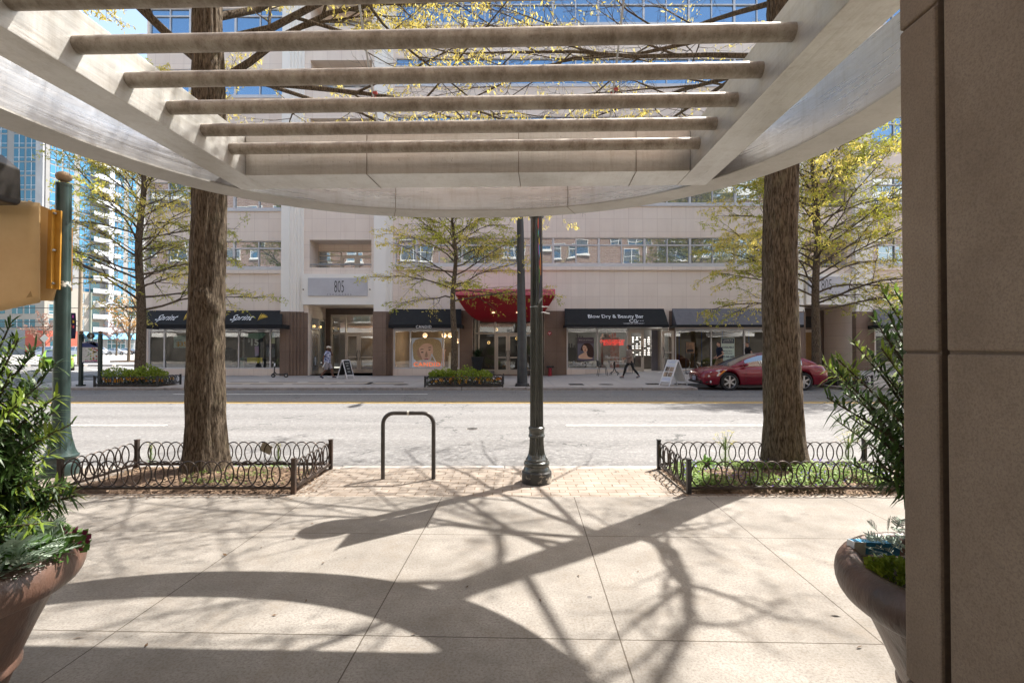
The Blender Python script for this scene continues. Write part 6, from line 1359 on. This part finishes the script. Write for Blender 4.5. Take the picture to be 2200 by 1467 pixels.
        b=MB(); mu=roof[0][0]+.55; b.ell(W_(mu,s*(hw+.06),ip(top,mu)+.09),.10,.10,.065,12,8); b.tube([W_(mu,s*(hw-.06),ip(top,mu)+.02),W_(mu,s*(hw+.05),ip(top,mu)+.07)],.03,6); b.build('wing_mirror',paint,bd,smooth=True)
    if detail:
        b=MB(); 
        for s in (1,-1):
            for u in wins[0][0]-.05,(wins[0][1]+wins[1][0])/2,wins[1][1]-.1: b.tube([W_(u,s*(lin(plan,u)*1.0),.32),W_(u,s*(lin(plan,u)*1.003),.55),W_(u+.02,s*(lin(plan,u)*.99),ip(top,u)-.05)],.004,4)
        b.build('door_gap',TRIM,bd)
        zz=.52
        for s in (1,-1): b=MB(); b.tube([W_(u,s*(lin(plan,u)+.004),zz) for u in (wins[0][0],2.5,3.6)],.012,5); b.build('side_trim',paint,bd); b=MB(); b.tube([W_(wins[0][1]-.15,s*(hw+.01),ip(top,2.5)-.12),W_(wins[0][1]+.07,s*(hw+.01),ip(top,2.5)-.12)],.014,6); b.build('door_handle',paint,bd)
        b=MB(); 
        for k in range(5):
            z=ip(top,.03)-.10-.035*k; b.tube([W_(-.01,y,z) for y in (-.36,0,.36)],.009,5)
        b.box(0,0,0,0,0,0) if False else None
        b.build('grille',TRIM,bd); b=MB(); b.tube([W_(-.02+.0,0,ip(top,.03)-.05),W_(-.035,0,ip(top,.03)-.30)],.014,6); b.build('grille_bar',ALLOY,bd)
        b=MB(); b.tube([W_(.0,y,.31) for y in (-.60,-.3,.3,.60)],.045,6); b.tube([W_(.22,s_*lin(plan,.22)*1.0,.32) for s_ in (1,)]+[W_(.02,.60,.31)],.04,6); b.tube([W_(.22,-lin(plan,.22)*1.0,.32),W_(.02,-.60,.31)],.04,6); b.build('lower_grille',TRIM,bd)
        for s in (1,-1): b=MB(); q=W_(.30,s*lin(plan,.30)*1.0,.33); b.ell(q,.035,.035,.05,10,8); b.build('fog_lamp',LENS,bd,smooth=True)
        b=MB(); q=W_(-.03,0,.44); M4=Matrix.Rotation(rz,3,'Z'); b.xbox(q,.015,.31,.155,M4); b.build('number_plate',M('plate_pale',(.55,.55,.58),(.2,.25,.45),16,.5),bd)
    return o
SEDT=[(0,.60),(.05,.70),(.20,.775),(.5,.845),(1.26,.925),(2.0,.945),(3.2,.96),(4.2,.99),(4.76,1.015),(5.06,.985),(5.24,.84),(5.37,.56)]
SEDR=[(1.06,.90),(1.35,1.03),(1.7,1.19),(2.0,1.30),(2.25,1.37),(2.6,1.41),(2.95,1.42),(3.3,1.41),(3.7,1.35),(4.05,1.235),(4.33,1.11),(4.47,1.0)]
x0_=P(1493,800,19.7).x; SEDT=[(u*.92,z*.97) for u,z in SEDT]
car('dark red sedan parked at the far kerb beyond the right trunk',(x0_,19.72,-.104),0,PAINT('dark_red_paint',(.19,.004,.018),.15),4.94,SEDT,SEDR,(1.02,3.88),.335,.91,[(1.68,2.70),(2.79,3.85)],name='red_car')
VT=[(0,.75),(.15,.98),(.8,1.10),(1.0,1.12),(4.6,1.12),(4.75,1.0),(4.8,.7)]; VR=[(.75,1.11),(1.45,1.70),(1.8,1.82),(4.2,1.84),(4.6,1.72),(4.78,1.1)]
HT=[(0,.62),(.15,.76),(.9,.92),(1.4,.98),(3.8,1.02),(4.1,.98),(4.25,.7)]; HR=[(.95,.93),(1.6,1.30),(2.1,1.46),(3.0,1.47),(3.7,1.33),(4.2,1.0)]
def lotcar(px,py,label,c,kind,rz,name='parked_car',sc=1):
    q=G(px,py,-.10); t,r,L,wb,w=((VT,VR,4.8,(.95,3.8),[(1.5,2.6),(2.75,4.2)]) if kind=='v' else (HT,HR,4.25,(.85,3.4),[(1.5,2.4),(2.5,3.6)]))
    return car(label,(q.x,q.y,-.10),rz,PAINT(name+'_paint',c,.1),L,t,r,wb,.33,.9,w,False,group=None,name=name)
lotcar(138,765.5,'white van parked in the sunny lot right of the green post',(.62,.62,.63),'v',0)
lotcar(232,762.5,'white sport utility car seen between the map kiosk posts',(.7,.7,.71),'v',math.pi)
lotcar(276,762.5,'silver hatchback parked right of the map kiosk',(.45,.46,.48),'h',math.pi)
lotcar(297,762,'dark hatchback parked behind the trunk right of the kiosk',(.03,.032,.04),'h',math.pi)
lotcar(70,765,'pale car parked at the left behind the bush',(.55,.58,.66),'v',0)
lotcar(262,757.5,'dark blue car parked at the back of the lot',(.06,.05,.12),'v',.2)
q=G(122,798,-.10); GRC=PAINT('lime_car_paint',(.22,.40,.02),.1)
car('lime green hatchback driving away left of the map kiosk',(q.x-4.25*.68,q.y+4.25*.733,-.10),-.823,GRC,4.25,HT,HR,(.85,3.4),.34,.92,[(1.5,2.4),(2.5,3.6)],False,name='green_car')
# =============================================================== left side: side street, lot, poles, tower
LOT=M('lot_concrete',(.30,.29,.275),(.25,.24,.23),.3,.9,world=True)
sheet('side_street',-120,-20.3,YK1+.06,43.2,-.100,ASPH); sheet('parking_lot',-150,-20.3,43.6,113,-.096,LOT); sheet('corner_pavement',-20.3,-15.4,19.22,30,-.002,WALK2)
b=MB(); b.box(-20.3,-13.4,YK1,19.22,-.16,.0); st(b.build('corner_kerb',KERB,bevel=.02))
b=MB()
for k in range(22): b.box(-75+k*2.5,-75+k*2.5+2.2,43.2,43.5,-.12,.04)
st(b.build('lot_kerb',KERB))
b=MB()
for a,c in ((P(200,793,1),0),): pass
for (pa,ya),(pb,yb) in (((188,792),(240,798)),((250,786),(300,793)),((150,796),(172,799))):
    A,B=G(pa,ya,-.097),G(pb,yb,-.097); d=(B-A).normalized(); s=Vector((-d.y,d.x,0))*.07; b.face(A-s,B-s,B+s,A+s)
st(b.build('parking_line',WHITEP))
b=MB(); A,B=G(236,777,-.05),G(300,777,-.05); b.box(A.x,B.x+5,A.y,A.y+6,-.1,.06); st(b.build('lot_island',MULCH))
WOODP=M('weathered_wood_pole',(.30,.235,.165),(.21,.16,.11),3,.85,stretch=(3,3,.3))
def pole(name,label,px,pyb,pyt,r,mat,arms=True):
    q=G(px,pyb,-.1); zt_=P(px,pyt,q.y).z; o=thing(name,label,'pole',(q.x,q.y,-.1)); b=MB(); b.tube([(q.x,q.y,-.1),(q.x+.05,q.y,zt_)],[r,r*.8],12); b.build('shaft',mat,o,smooth=True)
    if arms: b=MB(); b.box(q.x-.9,q.x+.9,q.y-.2,q.y-.1,zt_-.6,zt_-.48); b.build('crossarm',mat,o)
    return q,zt_,o
q1_,z1_,o1_=pole('utility_pole','weathered wooden utility pole beside the map kiosk',170.5,783,552,.19,WOODP)
q2_,z2_,o2_=pole('utility_pole','thin grey green utility pole with a white transformer',193,768,628,.22,M('grey_green_pole',(.22,.25,.21),None,3,.7),False)
b=MB(); b.lathe([(.3,0),(.34,.05),(.34,.9),(.2,1.0)],q2_.x+1.2,q2_.y,P(0,660,q2_.y).z,14); b.build('transformer',M('transformer_white',(.6,.6,.6),None,3,.5),o2_,smooth=True)
for k,(yy,sag) in enumerate(((662,1.0),(690,1.2),(700,1.4))):
    zz=P(0,yy,q1_.y).z; A=Vector((q1_.x-38,q1_.y+2,zz+1.5-k*.3)); B=Vector((q2_.x,q2_.y,P(0,645+10*k,q2_.y).z)); mid=Vector((q1_.x,q1_.y,zz)); b=MB()
    b.tube([A.lerp(mid,t/6)-Vector((0,0,sag*math.sin(math.pi*t/6)*.4)) for t in range(7)]+[mid.lerp(B,t/6)-Vector((0,0,sag*math.sin(math.pi*t/6)*.5)) for t in range(1,7)],.03,4); o=b.build('power_line',BLK); tag(o,['top','middle','bottom'][k]+' one of the three thin power lines across the tower front','power line','power lines on the utility poles')
# tower
TWHITE=M('tower_white',(.27,.268,.266),(.235,.233,.231),.2,.7,world=True); TBEIGE=M('tower_beige',(.33,.30,.26),(.29,.265,.23),.2,.75,world=True); TGLASS=MIRRORGLASS('tower_glass',(.025,.17,.33),.10,(.45,.75,1)); TTEAL=MIRRORGLASS('tower_teal_glass',(.012,.085,.13),.08,(.45,.75,.95)); REDW=M('red_shop_wall',(.42,.095,.06),(.36,.08,.05),.6,.7,world=True); BAWN=M('sky_blue_canvas',(.14,.38,.58),(.11,.33,.52),.8,.8,world=True)
tw=thing('apartment_tower','tall white apartment tower with blue glass and balconies behind the lot','tower',(-110,112,0))
def YB_(px): return 128.4/(.2+(1100-px)/1050)
def PB(Y,z,off=0): return (-128.4+.2*Y+off*.98,Y-off*.196,z)
def bquad(b,Ya,Yb,za,zb,off): b.face(PB(Ya,za,off),PB(Yb,za,off),PB(Yb,zb,off),PB(Ya,zb,off))
def bbox(b,Ya,Yb,za,zb,o0,o1):
    p=[PB(Ya,za,o1),PB(Yb,za,o1),PB(Yb,zb,o1),PB(Ya,zb,o1),PB(Ya,za,o0),PB(Yb,za,o0),PB(Yb,zb,o0),PB(Ya,zb,o0)]
    for q in ((0,1,2,3),(5,4,7,6),(1,5,6,2),(4,0,3,7),(3,2,6,7),(4,5,1,0)): b.face(*[p[i] for i in q])
ZTOP=66; FLH=3.19; Z0=47.0-14*FLH
Yc=YB_(94); Ye=139
Xc=PB(Yc,0)[0]; XA=-150
b=MB(); bquad(b,Yc,Ye,-.1,ZTOP,0); b.face((XA,Yc,-.1),(Xc,Yc,-.1),(Xc,Yc,ZTOP),(XA,Yc,ZTOP)); b.face((XA,Yc,ZTOP),(Xc,Yc,ZTOP),PB(Ye,ZTOP),(XA,Ye,ZTOP)); b.build('wall',TWHITE,tw)
b=MB(); zl=Z0+4.2*FLH; bquad(b,Yc,Ye,5.6,zl,.04); b.face((XA,Yc-.04,5.6),(Xc+.0,Yc-.04,5.6),(Xc+.0,Yc-.04,zl),(XA,Yc-.04,zl)); b.build('beige_base',TBEIGE,tw)
nf=int((ZTOP-Z0)/FLH)
cols=[(103.5,114.5),(116.5,128),(132,143),(145,155),(168,177),(178.5,190),(238,249),(251,263),(273.5,280),(281.5,289)]
for ci,(pa,pb) in enumerate(cols):
    Ya,Yb=YB_(pa),YB_(pb); g=MB(); f=MB(); low=MB(); lf_=MB()
    for k in range(1,nf):
        za=Z0+k*FLH+.18; zb=Z0+(k+1)*FLH-.18
        if k>=4: bquad(g,Ya,Yb,za,zb,.05); bbox(f,Ya,Yb,za+.75,za+.85,.05,.09)
        elif ci%2==0 or ci>3:
            if ci in (0,2,4,6,7,8,9) : bquad(low,Ya,Yb-(0 if ci>5 else -.3),za+.4,zb-.25,.06); bbox(lf_,Ya,Yb,za+.9,za+1.0,.06,.10); bbox(lf_,Ya-.08,Ya,za+.3,zb-.2,.06,.12); bbox(lf_,Yb,Yb+.08,za+.3,zb-.2,.06,.12); bbox(lf_,Ya,Yb,za+.2,za+.4,.06,.12)
    w=g.build('glass_column',TGLASS,tw); f.build('mullion',FRAMEW,w)
    if low.f: w=low.build('window_column',TTEAL,tw); lf_.build('window_frame',FRAMEW,w)
# balconies in the recess
RECS=M('balcony_shadow_wall',(.42,.40,.37),(.36,.34,.31),.3,.8,world=True); BALR=M('balcony_rail_white',(.60,.62,.65),(.54,.56,.60),3,.5)
for (pa,pb) in ((190.5,223),(238,252)):
    Ya,Yb=YB_(pa),YB_(pb)
    for k in range(1,nf):
        za=Z0+k*FLH; 
        b=MB(); d=1.3 if pa<200 else .9; bbox(b,Ya,Yb,za-.15,za+.05,.06,d); bl_=b.build('balcony',TWHITE,tw); b=MB(); bbox(b,Ya,Yb,za+.1,za+1.05,d-.06,d); b.build('balcony_rail',BALR,bl_)
        if pa<200: b=MB(); bquad(b,Ya+.2,Yb-1.2,za+.1,za+2.4,.07); b.build('balcony_door',TTEAL,bl_)
b=MB(); bbox(b,YB_(224),YB_(235),4.5,ZTOP,.06,1.2); b.build('white_fin',M('tower_fin',(.55,.57,.62),(.5,.52,.57),.3,.6,world=True),tw)
# face A windows (front wing)
for gi,(pa,pb) in enumerate(((-14,12),(27,50),(54,77))):
    xa,xb=P(pa,600,Yc).x,P(pb,600,Yc).x; g=MB(); f=MB()
    for k in range(1,nf):
        za=Z0+k*FLH; y=Yc-.05
        if k>=4: 
            g.face((xa,y,za+.2),(xb,y,za+.2),(xb,y,za+FLH-.15),(xa,y,za+FLH-.15)); m=(xa+xb)/2
            for xx in (m,): f.box(xx-.06,xx+.06,y-.06,y-.01,za+.2,za+FLH-.15)
            f.box(xa,xb,y-.055,y-.012,za+1.0,za+1.08)
        else: g2=MB(); g2.face((xa,y-.03,za+.5),(xb,y-.03,za+.5),(xb,y-.03,za+2.4),(xa,y-.03,za+2.4)); g2.build('window',TTEAL,tw); f.box((xa+xb)/2-.06,(xa+xb)/2+.06,y-.09,y-.035,za+.5,za+2.4)
    w=g.build('glass_column',TTEAL if gi else TTEAL,tw); f.build('mullion',FRAMEW,w)
b=MB(); x_=P(78,600,Yc).x; b.box(x_,Xc-.2,Yc-.5,Yc-.045,zl,ZTOP); b.build('corner_pier',M('tower_grey',(.42,.42,.43),None,.3,.7,world=True),tw)
# shops at the foot
b=MB(); b.box(P(60,700,Yc).x,Xc+.25,Yc-.6,Yc-.05,-.1,5.4); bbox(b,Yc,YB_(168),-.1,5.4,.06,.6); b.build('red_shop_front',REDW,tw)
for pa,pb in ((103,116),(136,146)): b=MB(); bquad(b,YB_(pa),YB_(pb),.6,4.0,.63); b.build('shop_window',TTEAL,tw)
for pa,pb in ((177,220),(226,271),(275,291)):
    Ya,Yb=YB_(pa),YB_(pb); b=MB(); q=[PB(Ya,5.3,.1),PB(Yb,5.3,.1),PB(Yb,3.7,2.0),PB(Ya,3.7,2.0)]; b.face(*q); b.face(q[0],q[3],PB(Ya,3.7,.1)); b.face(q[1],PB(Yb,3.7,.1),q[2]); b.build('blue_awning',BAWN,tw); b=MB(); bquad(b,Ya+.3,Yb-.3,.4,3.6,.08); w=b.build('shop_window',TTEAL,tw); b=MB(); 
    for t in range(5): bbox(b,Ya+.3+(Yb-Ya-.7)*t/4,Ya+.4+(Yb-Ya-.7)*t/4,.4,3.6,.08,.14)
    bbox(b,Ya+.3,Yb-.3,2.5,2.6,.085,.13); b.build('frame',FRAMEW,w)
def bare(px,pyb,H,label,seed,col):
    q=G(px,pyb,-.1); o=thing('budding_tree',label,'tree',(q.x,q.y,-.1)); rr=random.Random(seed); bw=MB(); sp=[]
    bw.tube([(q.x,q.y,-.1),(q.x+.1,q.y,H*.5),(q.x,q.y,H*.8)],[.16,.11,.03],8)
    for k in range(12): a=k*2.4; el=rr.uniform(.5,1.1); grow(bw,sp,Vector((q.x,q.y,H*(.25+.04*k))),Vector((math.cos(a)*math.cos(el),math.sin(a)*math.cos(el),math.sin(el))),H*.42,.06,0,rr,.2,.2,[(6,.55,.7),(4,.5,.7)])
    bw.build('trunk',BARK,o,smooth=True); lf=MB(); catkins(lf,sp,3,(.12,.25),rr,hang=0,wid=.6); lf.build('buds',col,o)
PKB=LEAF('pink_buds',(.38,.22,.17),(.32,.17,.13),.3,1,.7); ORB=LEAF('orange_buds',(.55,.33,.12),(.5,.27,.09),.3,1,.7)
bare(92,770,6.5,'small tree with pinkish buds in front of the red shop front',101,PKB); bare(250,764,7,'small tree with pinkish buds in front of the blue awnings',102,PKB); bare(276,778,7.5,'small tree with orange leaves left of the phone shop corner',103,ORB)
sg_=thing('diamond_sign','pale diamond road sign seen from behind by the red shop',"road sign",P(95,727,70)); q=P(95,727,70); b=MB(); b.prism([(q.x-.62,q.z),(q.x,q.z-.62),(q.x+.62,q.z),(q.x,q.z+.62)],70,70.02,'y'); b.build('plate',M('sign_back',(.5,.5,.45),None,3,.5),sg_); b=MB(); b.tube([(q.x,70.05,-.1),(q.x,70.05,q.z)],.05,6); b.build('post',STEEL,sg_)
# =============================================================== the brick building behind the camera, mirrored in the windows across
BRK=NT('red_brick'); p_=BRK.n('NewGeometry').outputs['Position']; mp=BRK.n('Mapping'); BRK.set(mp.inputs[0],p_); mp.inputs['Rotation'].default_value=(math.pi/2,0,0)
bt_=BRK.n('TexBrick'); BRK.set(bt_.inputs['Vector'],mp.outputs[0]); bt_.inputs['Scale'].default_value=1; bt_.inputs['Brick Width'].default_value=.44; bt_.inputs['Row Height'].default_value=.16; bt_.inputs['Mortar Size'].default_value=.015; BRK.set(bt_.inputs['Color1'],(.22,.115,.085)); BRK.set(bt_.inputs['Color2'],(.30,.18,.135)); BRK.set(bt_.inputs['Mortar'],(.42,.36,.30)); BRK=BRK.fin(bt_.outputs[0],.85)
nb=thing('brick_building','red brick building with white windows mirrored in the windows across the street','building',(0,-.7,0))
YN=-.7; hol=[]
for k in range(5):
    for i in range(-13,14):
        if (i*7+k*3)%5!=2: hol.append((i*3.7-1.15+.3*math.sin(i*2.3),i*3.7+1.15+.3*math.sin(i*1.3),4.6+k*3.5,6.6+k*3.5,.15))
holed(-50,50,0,19.5,YN,[],'wall',BRK,nb,-12)
f=MB(); g=MB(); sl_=MB()
for a,c,d,e,_ in hol:
    g.face((a,YN+.01,d),(c,YN+.01,d),(c,YN+.01,e),(a,YN+.01,e))
    for x in (a,(a+c)/2-.03,c-.06): f.box(x,x+.06,YN+.012,YN+.06,d,e)
    for z in (d,(d+e)/2-.03,e-.06): f.box(a,c,YN+.012,YN+.055,z,z+.06)
    sl_.box(a-.1,c+.1,YN+.001,YN+.12,d-.16,d-.001)
o=g.build('windows_glass',MIRRORGLASS('far_glass',(.05,.08,.1),.5),nb); f.build('window_frames',CREAM,o); sl_.build('sill_course',CREAM,nb)
b=MB(); b.box(-50,50,YN+.002,YN+.06,0,3.25); b.build('shop_front',M('dark_shop_front',(.05,.045,.04),(.09,.08,.07),.6,.3,world=True),nb)
for i in range(-12,13):
    if abs(i*3.9)<8 or i%2: continue
    b=MB(); b.lathe([(2.4,2.75),(2.4,3.1),(2.15,3.1),(2.15,2.75),(2.4,2.75)],i*3.9,YN+2.3,0,40,caps=False); b.build('round_awning',CREAM,nb,smooth=True)
b=MB(); b.box(-50,50,YN+.001,YN+.35,3.3,3.9); b.box(-50,50,YN+.001,YN+.3,19.0,19.6); b.build('string_course',CREAM,nb)
